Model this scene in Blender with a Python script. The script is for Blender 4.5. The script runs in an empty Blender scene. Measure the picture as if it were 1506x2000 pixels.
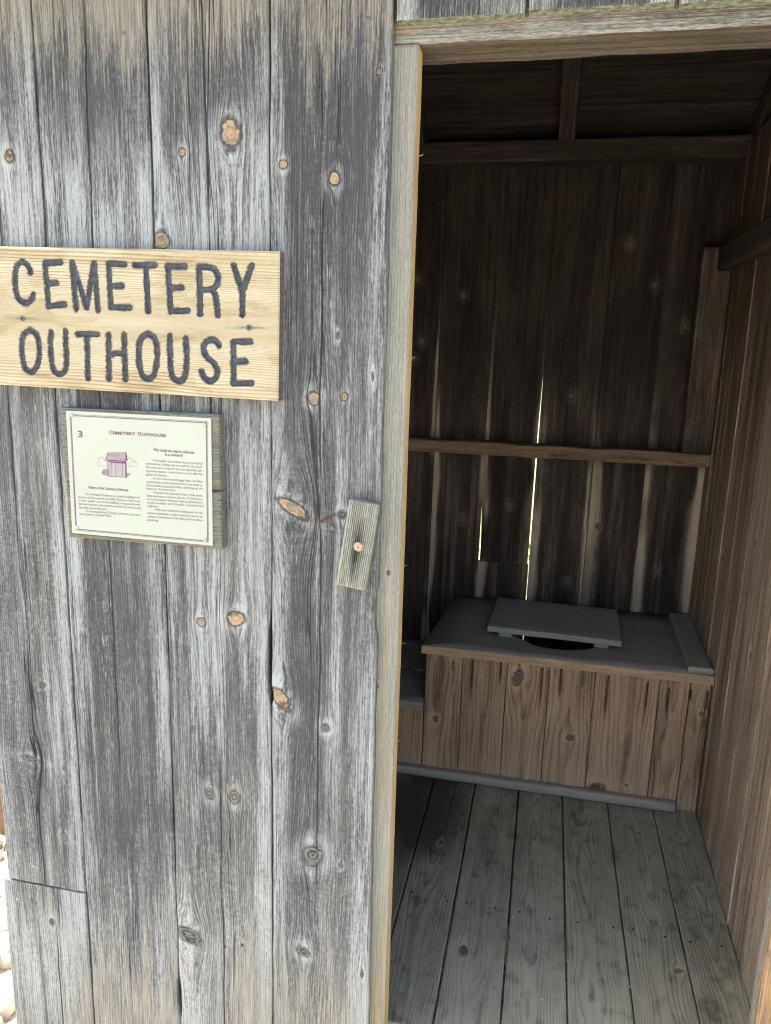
import bpy, bmesh, math, random
import numpy as np
from mathutils import Matrix, Vector

# ------------------------------------------------------------------ camera, sky, sun, exposure
S = 0.95                                  # one drawing unit = 0.95 m
FY = -0.24                                # plane of the front wall's face
CAM = np.array([0.0, -1.5, 1.4])          # in drawing units; z = 0 is the floor inside
M = np.array([[0.9771104, 0.2107943, 0.0286523], [0.0717063, -0.1995509, -0.9772603], [-0.2002834, 0.9569458, -0.2100985]])
FPX, PX, PY = 1475.0, 753.0, 1000.0
scene = bpy.context.scene
col = scene.collection
cam_d = bpy.data.cameras.new('camera'); cam = bpy.data.objects.new('camera', cam_d); col.objects.link(cam)
cam_d.sensor_fit = 'VERTICAL'; cam_d.sensor_height = 24.0; cam_d.lens = 24.0 * FPX / 2000.0
cam_d.clip_start = 0.02; cam_d.clip_end = 500
mw = Matrix.Identity(4)
for i in range(3):
    mw[i][0] = M[0][i]; mw[i][1] = -M[1][i]; mw[i][2] = -M[2][i]; mw[i][3] = CAM[i] * S
cam.matrix_world = mw
scene.camera = cam

SUN_EL, SUN_AZ = math.radians(54), math.radians(-84)      # azimuth from +Y towards +X: the sun stands to the left, just behind the front wall
world = bpy.data.worlds.new('World'); scene.world = world; world.use_nodes = True
wn = world.node_tree
sky = wn.nodes.new('ShaderNodeTexSky'); sky.sky_type = 'NISHITA'; sky.sun_disc = False
sky.sun_elevation = SUN_EL; sky.sun_rotation = SUN_AZ
sky.air_density = 1.0; sky.dust_density = 2.2; sky.ozone_density = 1.0
wn.links.new(sky.outputs[0], wn.nodes['Background'].inputs[0])
wn.nodes['Background'].inputs[1].default_value = 0.13
sd = bpy.data.lights.new('sun', 'SUN'); sd.energy = 4.6; sd.angle = math.radians(0.55); sd.color = (1.0, 0.94, 0.85)
sun = bpy.data.objects.new('sun', sd); col.objects.link(sun)
to_sun = Vector((math.sin(SUN_AZ) * math.cos(SUN_EL), math.cos(SUN_AZ) * math.cos(SUN_EL), math.sin(SUN_EL)))
sun.rotation_euler = to_sun.to_track_quat('Z', 'Y').to_euler()
sun.location = to_sun * 20
vs = scene.view_settings
vs.view_transform = 'Standard'; vs.look = 'None'; vs.gamma = 1.0; vs.use_curve_mapping = False
vs.exposure = 2.33
vs.use_white_balance = True; vs.white_balance_temperature = 7400; vs.white_balance_tint = 6
scene.cycles.use_denoising = True; scene.cycles.denoising_prefilter = 'NONE'; scene.cycles.filter_width = 1.15
scene.cycles.max_bounces = 10; scene.cycles.diffuse_bounces = 7

rng = random.Random(5)

# ------------------------------------------------------------------ small helpers
def pix(x, y, axis, val):
    """where the ray through photo pixel (x, y) meets the plane axis = val (drawing units)"""
    d = M.T @ np.array([(x - PX) / FPX, (y - PY) / FPX, 1.0])
    return CAM + (val - CAM[axis]) / d[axis] * d

def _h(ix, iy, seed):
    n = (ix.astype(np.int64) * 374761393 + iy.astype(np.int64) * 668265263 + seed * 974634541) & 0xFFFFFFFF
    n = ((n ^ (n >> 13)) * 1274126177) & 0xFFFFFFFF
    n = (n ^ (n >> 16)) & 0xFFFFFFFF
    return n / 4294967295.0

def vn(x, y, seed=0):
    x = np.asarray(x, float); y = np.asarray(y, float); x, y = np.broadcast_arrays(x, y)
    ix = np.floor(x); iy = np.floor(y); fx = x - ix; fy = y - iy
    fx = fx * fx * (3 - 2 * fx); fy = fy * fy * (3 - 2 * fy)
    a = _h(ix, iy, seed); b = _h(ix + 1, iy, seed); c = _h(ix, iy + 1, seed); d = _h(ix + 1, iy + 1, seed)
    return a + (b - a) * fx + (c - a) * fy + (a - b - c + d) * fx * fy

def fbm(x, y, seed=0, o=4):
    s = 0; a = 0.5; t = 0
    for i in range(o):
        s = s + a * vn(np.asarray(x) * 2 ** i, np.asarray(y) * 2 ** i, seed + i * 17); t += a; a *= 0.55
    return s / t

def sst(a, b, x):
    t = np.clip((np.asarray(x, float) - a) / (b - a), 0, 1); return t * t * (3 - 2 * t)

def tag(o, label=None, cat=None, group=None, kind=None):
    if label: o['label'] = label
    if cat: o['category'] = cat
    if group: o['group'] = group
    if kind: o['kind'] = kind
    return o

def empty(name, loc, label=None, cat=None):
    o = bpy.data.objects.new(name, None); col.objects.link(o); o.location = [c * S for c in loc]
    o.empty_display_size = 0.05
    return tag(o, label, cat)

def abs_loc(o):
    v = Vector(o.location)
    while o.parent: o = o.parent; v = v + o.location
    return np.array(v)

def link(name, V, F, mat, parent=None, smooth=None, attrs=None, matidx=None):
    """V in drawing units, world placed; the object's origin sits at the base of the piece"""
    V = np.asarray(V, float) * S
    lo, hi = V.min(0), V.max(0)
    base = np.array([(lo[0] + hi[0]) / 2, (lo[1] + hi[1]) / 2, lo[2]])
    me = bpy.data.meshes.new(name)
    me.from_pydata((V - base).tolist(), [], [list(map(int, f)) for f in F])
    for m in (mat if isinstance(mat, (list, tuple)) else [mat]): me.materials.append(m)
    if smooth is not None:
        me.polygons.foreach_set('use_smooth', np.asarray(smooth, bool))
    if matidx is not None:
        me.polygons.foreach_set('material_index', np.asarray(matidx, np.int32))
    for k, (typ, arr) in (attrs or {}).items():
        a = me.attributes.new(k, typ, 'POINT')
        a.data.foreach_set('color' if typ == 'FLOAT_COLOR' else 'vector', np.asarray(arr, np.float32).ravel())
    me.update()
    o = bpy.data.objects.new(name, me); col.objects.link(o)
    if parent is not None:
        o.parent = parent; o.location = base - abs_loc(parent)
    else:
        o.location = base
    return o

# ------------------------------------------------------------------ materials
class NT:
    def __init__(s, name):
        s.m = bpy.data.materials.new(name); s.m.use_nodes = True; s.t = s.m.node_tree
        s.b = s.t.nodes['Principled BSDF']
    def n(s, typ, **kw):
        nd = s.t.nodes.new(typ)
        for k, v in kw.items(): setattr(nd, k, v)
        return nd
    def put(s, sock, v):
        if hasattr(v, 'links'): s.t.links.new(v, sock)
        elif v is not None:
            if sock.type == 'RGBA' and len(v) == 3: v = (*v, 1)
            sock.default_value = v
    def math(s, op, a, b=None, c=None, clamp=False):
        nd = s.n('ShaderNodeMath', operation=op, use_clamp=clamp)
        s.put(nd.inputs[0], a); s.put(nd.inputs[1], b)
        if c is not None: s.put(nd.inputs[2], c)
        return nd.outputs[0]
    def mul(s, a, b): return s.math('MULTIPLY', a, b)
    def add(s, a, b): return s.math('ADD', a, b)
    def step(s, x, a, b, lo=0.0, hi=1.0):
        nd = s.n('ShaderNodeMapRange', interpolation_type='SMOOTHSTEP', clamp=True)
        s.put(nd.inputs[0], x); s.put(nd.inputs[1], a); s.put(nd.inputs[2], b); s.put(nd.inputs[3], lo); s.put(nd.inputs[4], hi)
        return nd.outputs[0]
    def vmul(s, v, k):
        nd = s.n('ShaderNodeVectorMath', operation='MULTIPLY'); s.put(nd.inputs[0], v); nd.inputs[1].default_value = k
        return nd.outputs[0]
    def vadd(s, v, k):
        nd = s.n('ShaderNodeVectorMath', operation='ADD'); s.put(nd.inputs[0], v); s.put(nd.inputs[1], k)
        return nd.outputs[0]
    def noise(s, v, scale=1.0, detail=3.0, rough=0.55, dist=0.0):
        nd = s.n('ShaderNodeTexNoise'); s.put(nd.inputs['Vector'], v)
        nd.inputs['Scale'].default_value = scale; nd.inputs['Detail'].default_value = detail
        nd.inputs['Roughness'].default_value = rough; nd.inputs['Distortion'].default_value = dist
        return nd.outputs[0]
    def mix(s, f, a, b, blend='MIX'):
        nd = s.n('ShaderNodeMix', data_type='RGBA', blend_type=blend)
        s.put(nd.inputs[0], f); s.put(nd.inputs[6], a); s.put(nd.inputs[7], b)
        return nd.outputs[2]
    def ramp(s, x, stops):
        nd = s.n('ShaderNodeValToRGB'); s.put(nd.inputs[0], x); e = nd.color_ramp.elements
        while len(e) < len(stops): e.new(0.5)
        for el, (p, c) in zip(e, stops): el.position = p; el.color = (*c, 1)
        return nd.outputs[0]
    def bump(s, h, strength, dist):
        nd = s.n('ShaderNodeBump'); nd.inputs['Strength'].default_value = strength; nd.inputs['Distance'].default_value = dist
        s.put(nd.inputs['Height'], h); s.t.links.new(nd.outputs[0], s.b.inputs['Normal'])

def wood(name, stops, warm=(0.2, 0.13, 0.08), knot=(0.45, 0.27, 0.1), crack=(0.02, 0.02, 0.022), fine=1.0, mid=1.0, broad=1.0,
         ring=0.0, ring_col=None, cracks=1.0, flecks=0.0, fleck_col=(0.5, 0.47, 0.33), saw=0.0, bumpd=0.0012, rough=0.85, spec=0.15,
         freq=1.0, hue=None, bleachc=None, tone0=0.5):
    """weathered timber; reads grain = (across, along, through), mask = (knot, dark, bleach, knot kind), aux = (warm, ring, pith)"""
    t = NT(name)
    ga = t.n('ShaderNodeAttribute', attribute_name='grain'); g = ga.outputs['Vector']
    ma = t.n('ShaderNodeAttribute', attribute_name='mask'); ms = t.n('ShaderNodeSeparateColor'); t.t.links.new(ma.outputs['Color'], ms.inputs[0])
    kn, dk, bl = ms.outputs[0], ms.outputs[1], ms.outputs[2]; kt = ma.outputs['Alpha']
    xa = t.n('ShaderNodeAttribute', attribute_name='aux'); xs = t.n('ShaderNodeSeparateXYZ'); t.t.links.new(xa.outputs['Vector'], xs.inputs[0])
    wm, rg, pt = xs.outputs[0], xs.outputs[1], xs.outputs[2]
    n0 = t.noise(t.vmul(g, (950 * freq, 85, 950 * freq)), detail=3, rough=0.7)
    n1 = t.noise(t.vmul(g, (330 * freq, 12, 330 * freq)), detail=3, rough=0.6)
    n2 = t.noise(t.vmul(g, (75, 2.2, 75)), detail=4, rough=0.6)
    n3 = t.noise(t.vmul(g, (11, 3.0, 11)), detail=5, rough=0.6)
    tone = t.add(tone0, t.mul(t.math('SUBTRACT', n0, 0.5), 1.6 * fine))
    tone = t.add(tone, t.mul(t.math('SUBTRACT', n1, 0.5), 0.95 * fine))
    tone = t.add(tone, t.mul(t.math('SUBTRACT', n2, 0.5), 0.75 * mid))
    tone = t.add(tone, t.mul(t.math('SUBTRACT', n3, 0.5), 0.6 * broad))
    tone = t.math('SUBTRACT', tone, t.mul(dk, 0.42))
    tone = t.add(tone, t.mul(bl, 0.30))
    if saw:
        sw = t.noise(t.vmul(g, (70, 190, 70)), detail=2, rough=0.5, dist=0.4)
        gate = t.step(t.noise(t.vmul(g, (14, 4, 14)), detail=2), 0.42, 0.62)
        tone = t.add(tone, t.mul(t.mul(t.math('SUBTRACT', sw, 0.5), saw), gate))
    hgt = t.add(t.mul(n0, 0.35), t.mul(n1, 0.5))
    # growth rings
    if ring:
        rr = t.add(rg, t.mul(t.noise(t.vmul(g, (30, 3, 30)), detail=3), 1.6))
        fr = t.math('FRACT', rr)
        late = t.mul(t.step(fr, 0.35, 0.93), t.step(fr, 0.93, 1.0, 1.0, 0.0))
        late = t.mul(late, t.step(n3, 0.25, 0.6, 0.35, 1.0))
        tone = t.math('SUBTRACT', tone, t.mul(late, ring))
        hgt = t.add(hgt, t.mul(late, 0.9 if ring < 0.3 else 0.5))
    c = t.ramp(tone, stops)
    if hue is not None:
        c = t.mix(t.step(t.noise(t.vmul(g, (9, 1.3, 9)), detail=3), 0.4, 0.68, 0.0, 0.55), c, hue, 'MULTIPLY')
    if bleachc is not None:
        c = t.mix(t.mul(bl, t.step(t.add(t.add(t.mul(n1, 0.6), t.mul(n0, 0.6)), t.add(t.mul(t.math('SUBTRACT', n2, 0.5), 0.7), -0.1)), 0.36, 0.62, 0.0, 0.85)), c, bleachc)
    if flecks:
        f1 = t.noise(t.vmul(g, (420, 26, 420)), detail=2, rough=0.5)
        gate = t.step(t.noise(t.vmul(t.vadd(g, (3.1, 1.7, 0.3)), (40, 3, 40)), detail=2), 0.48, 0.66)
        c = t.mix(t.mul(t.mul(t.step(f1, 0.58, 0.72), gate), flecks), c, fleck_col)
    wj = t.step(t.add(wm, t.mul(t.math('SUBTRACT', t.add(t.add(n0, n1), n2), 1.5), 1.1)), 0.25, 0.95)
    wc = t.mix(t.step(n1, 0.3, 0.7), tuple(0.55 * v for v in warm), warm)
    c = t.mix(t.mul(wj, 0.8), c, wc)
    # drying cracks along the grain, strongest by the pith
    if cracks:
        q = t.noise(t.vmul(g, (95, 1.6, 95)), detail=2, rough=0.4)
        q = t.math('ABSOLUTE', t.math('SUBTRACT', q, 0.5))
        gate = t.step(t.noise(t.vmul(t.vadd(g, (7.3, 2.9, 1.1)), (26, 1.1, 26)), detail=2), 0.46, 0.62)
        near = t.step(t.math('ABSOLUTE', pt), 0.012, 0.06, 1.0, 0.3)
        ck = t.mul(t.mul(t.step(q, 0.004, 0.022, 1.0, 0.0), gate), t.mul(near, cracks))
        pw = t.math('ABSOLUTE', t.add(pt, t.mul(t.math('SUBTRACT', t.noise(t.vmul(g, (2, 7, 2)), detail=3), 0.5), 0.012)))
        pk = t.mul(t.step(pw, 0.0006, 0.0022, 1.0, 0.0), t.step(t.noise(t.vmul(g, (1, 3.1, 5)), detail=2), 0.40, 0.50))
        ck = t.math('MAXIMUM', ck, t.mul(pk, 0.9 * cracks))
        c = t.mix(t.mul(ck, 0.85), c, crack)
        hgt = t.math('SUBTRACT', hgt, t.mul(ck, 2.2))
    # knots: mask 0.5 is the rim, 1 the heart
    kr = t.math('MULTIPLY_ADD', kn, -2.0, 2.0)
    kv = t.vmul(g, (60, 60, 60))
    kr2 = t.add(kr, t.add(t.mul(t.math('SUBTRACT', t.noise(kv, detail=3), 0.5), 0.7), t.mul(t.math('SUBTRACT', t.noise(t.vmul(g, (150, 150, 150)), detail=3), 0.5), 0.7)))
    rings = t.math('SINE', t.add(t.mul(t.add(kr2, t.mul(t.noise(t.vmul(g, (170, 120, 170)), detail=2), 0.8)), 13.0), t.mul(n3, 6.0)))
    kgold = t.mix(t.step(rings, -1, 1, 0.0, 0.45), knot, tuple(v * k for v, k in zip(knot, (0.62, 0.5, 0.42))))
    kgold = t.mix(t.step(t.noise(t.vmul(kv, (3, 1, 3)), detail=3), 0.54, 0.66, 0.0, 0.85), kgold, (0.075, 0.05, 0.035))
    kgrey = t.mix(t.step(t.add(rings, t.mul(n1, 1.5)), -0.6, 1.8), (0.17, 0.165, 0.155), (0.045, 0.045, 0.046))
    kc = t.mix(kt, kgrey, kgold)
    inside = t.step(kr2, 0.86, 1.0, 1.0, 0.0)
    rim = t.mul(t.mul(t.step(kr2, 0.8, 0.98), t.step(kr2, 1.0, 1.32, 1.0, 0.0)), t.math('MULTIPLY_ADD', kt, 0.55, 0.45))
    has = t.step(kn, 0.02, 0.1)
    kc = t.mix(t.step(t.noise(t.vmul(g, (260, 60, 260)), detail=3), 0.5, 0.64, 0.0, 0.7), kc, (0.13, 0.115, 0.10))
    c = t.mix(t.mul(t.mul(inside, has), t.step(n1, 0.2, 0.45, 0.55, 1.0)), c, kc)
    c = t.mix(t.mul(t.mul(rim, 0.72), has), c, (0.035, 0.032, 0.03))
    hgt = t.add(hgt, t.mul(t.mul(rings, 0.25), t.mul(inside, has)))
    hgt = t.math('SUBTRACT', hgt, t.mul(t.mul(rim, has), 1.4))
    t.put(t.b.inputs['Base Color'], c)
    t.b.inputs['Roughness'].default_value = rough
    t.b.inputs['Specular IOR Level'].default_value = spec
    t.bump(hgt, 0.75, bumpd)
    return t.m

def plain(name, c, rough=0.6, metal=0.0, var=0.25, scale=60, spec=0.3, bumpd=0.0):
    t = NT(name)
    tc = t.n('ShaderNodeTexCoord').outputs['Object']
    n = t.noise(tc, scale, 4)
    t.put(t.b.inputs['Base Color'], t.mix(t.step(n, 0.3, 0.7), tuple(v * (1 - var) for v in c), tuple(min(1, v * (1 + var)) for v in c)))
    t.put(t.b.inputs['Roughness'], t.step(n, 0.2, 0.8, max(0.05, rough - 0.12), min(1, rough + 0.12)))
    t.b.inputs['Metallic'].default_value = metal; t.b.inputs['Specular IOR Level'].default_value = spec
    if bumpd: t.bump(n, 0.6, bumpd)
    return t.m

GREY = [(0.0, (0.058, 0.057, 0.061)), (0.25, (0.093, 0.091, 0.095)), (0.5, (0.155, 0.152, 0.150)), (0.75, (0.26, 0.255, 0.245)), (1.0, (0.42, 0.41, 0.39))]
W_FRONT = wood('weathered_grey_boards', GREY, warm=(0.315, 0.283, 0.24), cracks=1.2, knot=(0.36, 0.26, 0.175), ring=0.16, flecks=0.75, fleck_col=(0.40, 0.375, 0.28), saw=0.6,
               hue=(0.9, 0.92, 1.04), bleachc=(0.335, 0.355, 0.372), bumpd=0.0018)
W_LINTEL = wood('bleached_lintel_boards', [(0.0, (0.046, 0.048, 0.05632)), (0.35, (0.1564, 0.1584, 0.1638)), (0.6, (0.3036, 0.3072, 0.3072)), (1.0, (0.46, 0.4704, 0.471))], ring=0.12, flecks=0.4)
W_HEADER = wood('header_timber', [(0.0, (0.0459, 0.0408, 0.03784)), (0.35, (0.13, 0.1183, 0.1081)), (0.6, (0.2295, 0.2163, 0.1982)), (1.0, (0.3443, 0.3346, 0.3154))], warm=(0.42, 0.23, 0.09), ring=0.12, cracks=0.7, flecks=0.3)
W_UNDER = wood('brown_header_underside', [(0.0, (0.03, 0.024, 0.019)), (0.4, (0.085, 0.068, 0.053)), (0.7, (0.14, 0.115, 0.09)), (1.0, (0.22, 0.18, 0.14))], ring=0.1, cracks=0.4)
W_JAMB = wood('pale_jamb_wood', [(0.0, (0.1178, 0.1141, 0.09539)), (0.4, (0.2134, 0.2098, 0.1828)), (0.65, (0.2944, 0.2834, 0.2465)), (1.0, (0.3827, 0.368, 0.3259))], warm=(0.36, 0.27, 0.16), knot=(0.14, 0.09, 0.05), ring=0.06, cracks=0.25, fine=0.7, mid=0.6, broad=0.5)
W_CUT = wood('fresh_cut_edge', [(0.0, (0.289, 0.17, 0.0765)), (0.5, (0.51, 0.34, 0.17)), (1.0, (0.663, 0.493, 0.289))], cracks=0.2, fine=0.8, mid=0.4)
W_MOSS = plain('mossy_end_grain', (0.19, 0.205, 0.155), 0.95, var=0.5, scale=90, spec=0.05, bumpd=0.004)
W_BACK = wood('dark_brown_boards', [(0.0, (0.01908, 0.0147, 0.0138)), (0.3, (0.06042, 0.04557, 0.03864)), (0.5, (0.1352, 0.09702, 0.07452)), (0.75, (0.3021, 0.2323, 0.1725)), (1.0, (0.477, 0.3822, 0.2898))], ring=0.06, fine=0.5, mid=0.8, cracks=0.6, bumpd=0.0008, knot=(0.12, 0.10, 0.08), rough=0.8)  # dark brown interior timber: back wall, plates, rafters, roof boards and joists
W_PART = wood('brown_partition_boards', [(0.0, (0.08067, 0.05742, 0.04402)), (0.3, (0.242, 0.1723, 0.1263)), (0.55, (0.4335, 0.3215, 0.2391)), (1.0, (0.726, 0.5742, 0.4497))], ring=0.22, fine=0.7, mid=1.2, cracks=0.5, flecks=0.5, fleck_col=(0.36, 0.30, 0.23), rough=0.8)
W_PANEL = wood('brown_bench_boards', [(0.0, (0.03508, 0.02387, 0.01712)), (0.3, (0.1655, 0.1074, 0.07161)), (0.55, (0.3604, 0.2387, 0.1588)), (1.0, (0.6041, 0.4263, 0.2958))], ring=0.17, fine=0.4, mid=0.4, broad=0.6, cracks=0.2, knot=(0.17, 0.115, 0.08), bumpd=0.0006, tone0=0.57)
W_SEAT = wood('dusty_seat_wood', [(0.0, (0.1128, 0.09826, 0.08108)), (0.4, (0.2368, 0.2091, 0.1735)), (0.65, (0.3496, 0.3073, 0.2546)), (1.0, (0.5411, 0.4704, 0.3771))], warm=(0.22, 0.17, 0.12), fine=0.45, mid=0.5, broad=0.8, cracks=0.15, bumpd=0.0006, rough=0.7, spec=0.3)
W_LID = wood('blue_grey_lid_wood', [(0.0, (0.1114, 0.1074, 0.09807)), (0.4, (0.243, 0.2353, 0.2157)), (0.65, (0.3745, 0.3612, 0.3269)), (1.0, (0.5668, 0.5371, 0.474))], fine=0.6, mid=0.7, broad=0.7, cracks=0.35, bumpd=0.0008, rough=0.7, spec=0.3)
W_FLOOR = wood('worn_grey_floor', [(0.0, (0.06309, 0.05605, 0.04211)), (0.3, (0.1788, 0.1591, 0.1165)), (0.58, (0.3323, 0.2929, 0.2134)), (1.0, (0.4943, 0.4303, 0.3088))], ring=0.25, fine=0.35, mid=0.4, broad=0.7, cracks=0.2, bumpd=0.0011, rough=0.62, spec=0.35, tone0=0.62)
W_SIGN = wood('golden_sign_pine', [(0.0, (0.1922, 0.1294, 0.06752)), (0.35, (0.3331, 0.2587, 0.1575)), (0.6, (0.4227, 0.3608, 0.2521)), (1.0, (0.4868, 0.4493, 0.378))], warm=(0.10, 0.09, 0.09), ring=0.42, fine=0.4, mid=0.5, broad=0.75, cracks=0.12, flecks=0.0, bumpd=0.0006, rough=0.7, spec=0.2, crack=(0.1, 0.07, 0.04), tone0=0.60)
W_PLQ = wood('plaque_backing_wood', [(0.0, (0.0425, 0.03995, 0.034)), (0.35, (0.1232, 0.1165, 0.09775)), (0.6, (0.204, 0.1938, 0.1615)), (1.0, (0.306, 0.289, 0.2465))], fine=0.8, mid=0.5, broad=0.4, cracks=0.5, ring=0.2)
W_BTN = wood('ridged_latch_wood', [(0.0, (0.024, 0.024, 0.0224)), (0.3, (0.092, 0.0896, 0.0784)), (0.6, (0.272, 0.268, 0.232)), (1.0, (0.448, 0.44, 0.384))], fine=0.6, mid=0.4, broad=0.4, cracks=0.2)
W_POST = wood('brown_post_wood', [(0.0, (0.06, 0.035, 0.02)), (0.5, (0.2, 0.125, 0.075)), (1.0, (0.34, 0.24, 0.16))])
RUST = plain('rusty_iron', (0.11, 0.06, 0.045), 0.8, 0.2, 0.4, 300, bumpd=0.0006)
NAILM = plain('dull_nail_iron', (0.14, 0.14, 0.145), 0.6, 0.5, 0.4, 300)
COPPER = plain('coppery_screw', (0.40, 0.27, 0.22), 0.5, 0.35, 0.25, 250, bumpd=0.0004)
DARKM = plain('dark_slot', (0.02, 0.018, 0.017), 0.9)
STEEL = plain('grey_steel', (0.38, 0.38, 0.37), 0.42, 0.7, 0.2, 200)
PAINT = plain('slate_letter_paint', (0.070, 0.077, 0.094), 0.6, 0, 0.35, 160, bumpd=0.0015)
MINT = plain('mint_enamel_plate', (0.355, 0.385, 0.335), 0.22, 0, 0.05, 4, spec=0.5)
INK = plain('purple_brown_ink', (0.15, 0.09, 0.13), 0.5, var=0.1)
INK2 = plain('grey_ink', (0.13, 0.115, 0.125), 0.5, var=0.1)
PURPLE = plain('plum_ink', (0.24, 0.10, 0.21), 0.5, var=0.15)
LEAFM = plain('grass_blade', (0.13, 0.17, 0.06), 0.6, 0, 0.4, 9)
STONE = plain('pale_stone', (0.50, 0.48, 0.44), 0.9, 0, 0.3, 14)
SHINGLE = plain('grey_shingle', (0.13, 0.12, 0.11), 0.9, 0, 0.3, 20)

# ------------------------------------------------------------------ planks
PID = [0]
def plank(name, parent, mat, O, U, V, N, w, L, th, nu=6, nv=12, edge=0.0015, bev=0.002, hgt=0.0006, knots=(), masks=None, height=None,
          edgefn=None, ringf=None, pith=None, endmat=None, sidemat=None, lean=0.0, ends=0.002, grain_along=1):
    """a sawn board: origin O (middle of its foot on the face), U across, V along, N out of the face; front surface is a fine grid"""
    PID[0] += 1; pid = PID[0]
    O, U, V, N = (np.array(a, float) for a in (O, U, V, N))
    sv = np.linspace(0, 1, nv + 1)
    v1 = sv * L
    eL = -w / 2 + edge * (fbm(v1 * 9, pid * 3.1, pid) - 0.5) * 2
    eR = w / 2 + edge * (fbm(v1 * 9, pid * 5.7 + 40, pid) - 0.5) * 2
    if edgefn:
        a, b = edgefn(v1); eL = eL + a; eR = eR + b
    sh = lean * v1
    su = np.linspace(0, 1, nu + 1)
    ui = np.concatenate([[0.0], su, [1.0]])
    uu = (eL + bev)[:, None] + ((eR - eL) - 2 * bev)[:, None] * ui[None, :]
    uu[:, 0] = eL; uu[:, -1] = eR
    uu = uu + sh[:, None]
    vv = np.repeat(v1[:, None], nu + 3, 1)
    vv[0] += ends * (fbm(uu[0] * 20, pid * 1.3, pid + 5) - 0.5); vv[-1] += ends * (fbm(uu[-1] * 20, pid * 2.3, pid + 6) - 0.5)
    ub = uu - sh[:, None]
    hh = hgt * (fbm(ub * 30, vv * 3, pid + 9) - 0.5) * 2
    if height: hh = hh + height(ub, vv)
    hh[:, 0] -= bev; hh[:, -1] -= bev
    # knots bend the grain and stand proud
    k = np.zeros_like(ub); kt = np.ones_like(ub); g = ub.copy(); halo = np.zeros_like(ub)
    for (ku, kv, ra, rb, ang, typ) in knots:
        ca, sa = math.cos(ang), math.sin(ang)
        du, dv = ub - ku, vv - kv
        a = (du * ca + dv * sa) / ra; b = (-du * sa + dv * ca) / rb
        rho = np.sqrt(a * a + b * b)
        kk = np.clip((2 - rho) / 2, 0, 1)
        kt = np.where(kk > k, typ, kt); k = np.maximum(k, kk)
        e = np.sqrt((du / (1.25 * max(ra, rb * 0.7))) ** 2 + (dv / (2.4 * max(ra, rb))) ** 2)
        g = g - du * np.clip(1.0 / (0.55 + e * e), 0, 0.92) * np.exp(-e * 0.25)
        halo = np.maximum(halo, np.exp(-((rho - 1.5) / 0.8) ** 2) * 0.5)
        hh = hh + 0.0016 * np.exp(-(rho / 1.6) ** 2) * (1 if typ > 0.5 else -0.6)
    pu = pith(vv) if pith else np.full_like(ub, 0.5)
    dark = np.zeros_like(ub); bleach = np.zeros_like(ub); warmm = np.zeros_like(ub)
    if masks:
        dark, bleach, warmm = masks(ub, vv)
    bleach = np.clip(bleach + halo * 0.7, 0, 1.2); dark = dark * (1 - halo * 0.6)
    ring = ringf(g, vv, pid) if ringf else np.abs(g - (pu if pith else 0.31 * w)) * 210
    n_f = nu + 3
    P = O + uu[..., None] * U + vv[..., None] * V + hh[..., None] * N
    rows = nv + 1
    back = np.stack([O + (eR + sh)[:, None] * U + v1[:, None] * V - th * N, O + (eL + sh)[:, None] * U + v1[:, None] * V - th * N], 1)
    allP = np.concatenate([P, back], 1)                     # rows x (n_f + 2)
    off = pid * 3.713
    G = np.stack([np.concatenate([g, (eR)[:, None], (eL)[:, None]], 1) + off,
                  np.concatenate([vv, v1[:, None], v1[:, None]], 1) + (pid % 7) * 1.9,
                  np.concatenate([hh * 0, np.full((rows, 2), -th)], 1) + off * 0.37], -1)
    z2 = np.zeros((rows, 2))
    MK = np.stack([np.concatenate([k, z2], 1), np.concatenate([dark, z2 + dark.mean()], 1), np.concatenate([bleach, z2], 1), np.concatenate([kt, z2 + 1], 1)], -1)
    AX = np.stack([np.concatenate([warmm, z2], 1), np.concatenate([ring, ring[:, -1:] + 3, ring[:, :1] - 3], 1), np.concatenate([ub - pu, z2 + 0.5], 1)], -1)
    W = n_f + 2
    idx = np.arange(rows * W).reshape(rows, W)
    F = []; sm = []; mi = []
    a, b, c, d = idx[:-1, :n_f - 1], idx[:-1, 1:n_f], idx[1:, 1:n_f], idx[1:, :n_f - 1]
    q = np.stack([a, b, c, d], -1).reshape(-1, 4)
    F += q.tolist(); sm += [True] * len(q); mi += [0] * len(q)
    for (i, j, side) in ((n_f - 1, n_f, 1), (n_f, n_f + 1, 0), (n_f + 1, 0, 0)):
        q = np.stack([idx[:-1, i], idx[:-1, j], idx[1:, j], idx[1:, i]], -1)
        F += q.tolist(); sm += [False] * len(q); mi += [2 if (side and sidemat) else 0] * len(q)
    F.append(idx[0, ::-1].tolist()); F.append(idx[-1].tolist()); sm += [False, False]; mi += [1 if endmat else 0] * 2
    mats = [mat, endmat or mat, sidemat or mat]
    if np.dot(np.cross(U, V), N) < 0: F = [f[::-1] for f in F]
    return link(name, allP.reshape(-1, 3), F, mats, parent, sm,
                {'grain': ('FLOAT_VECTOR', G.reshape(-1, 3)), 'mask': ('FLOAT_COLOR', MK.reshape(-1, 4)), 'aux': ('FLOAT_VECTOR', AX.reshape(-1, 3))}, mi)

X, Y, Z = np.eye(3)
def beam(name, parent, mat, lo, hi, axis, face, **kw):
    """a straight timber filling the box lo..hi, grain along axis (0, 1, 2), detailed face looking along face (a unit vector)"""
    lo, hi = np.array(lo, float), np.array(hi, float)
    V = np.eye(3)[axis]; N = np.array(face, float); U = np.cross(V, N)
    c = (lo + hi) / 2; e = (hi - lo) / 2
    O = c - V * e[axis] + N * (np.abs(N) @ e)
    return plank(name, parent, mat, O, U, V, N, 2 * (np.abs(U) @ e), 2 * e[axis], 2 * (np.abs(N) @ e), **kw)

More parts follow.
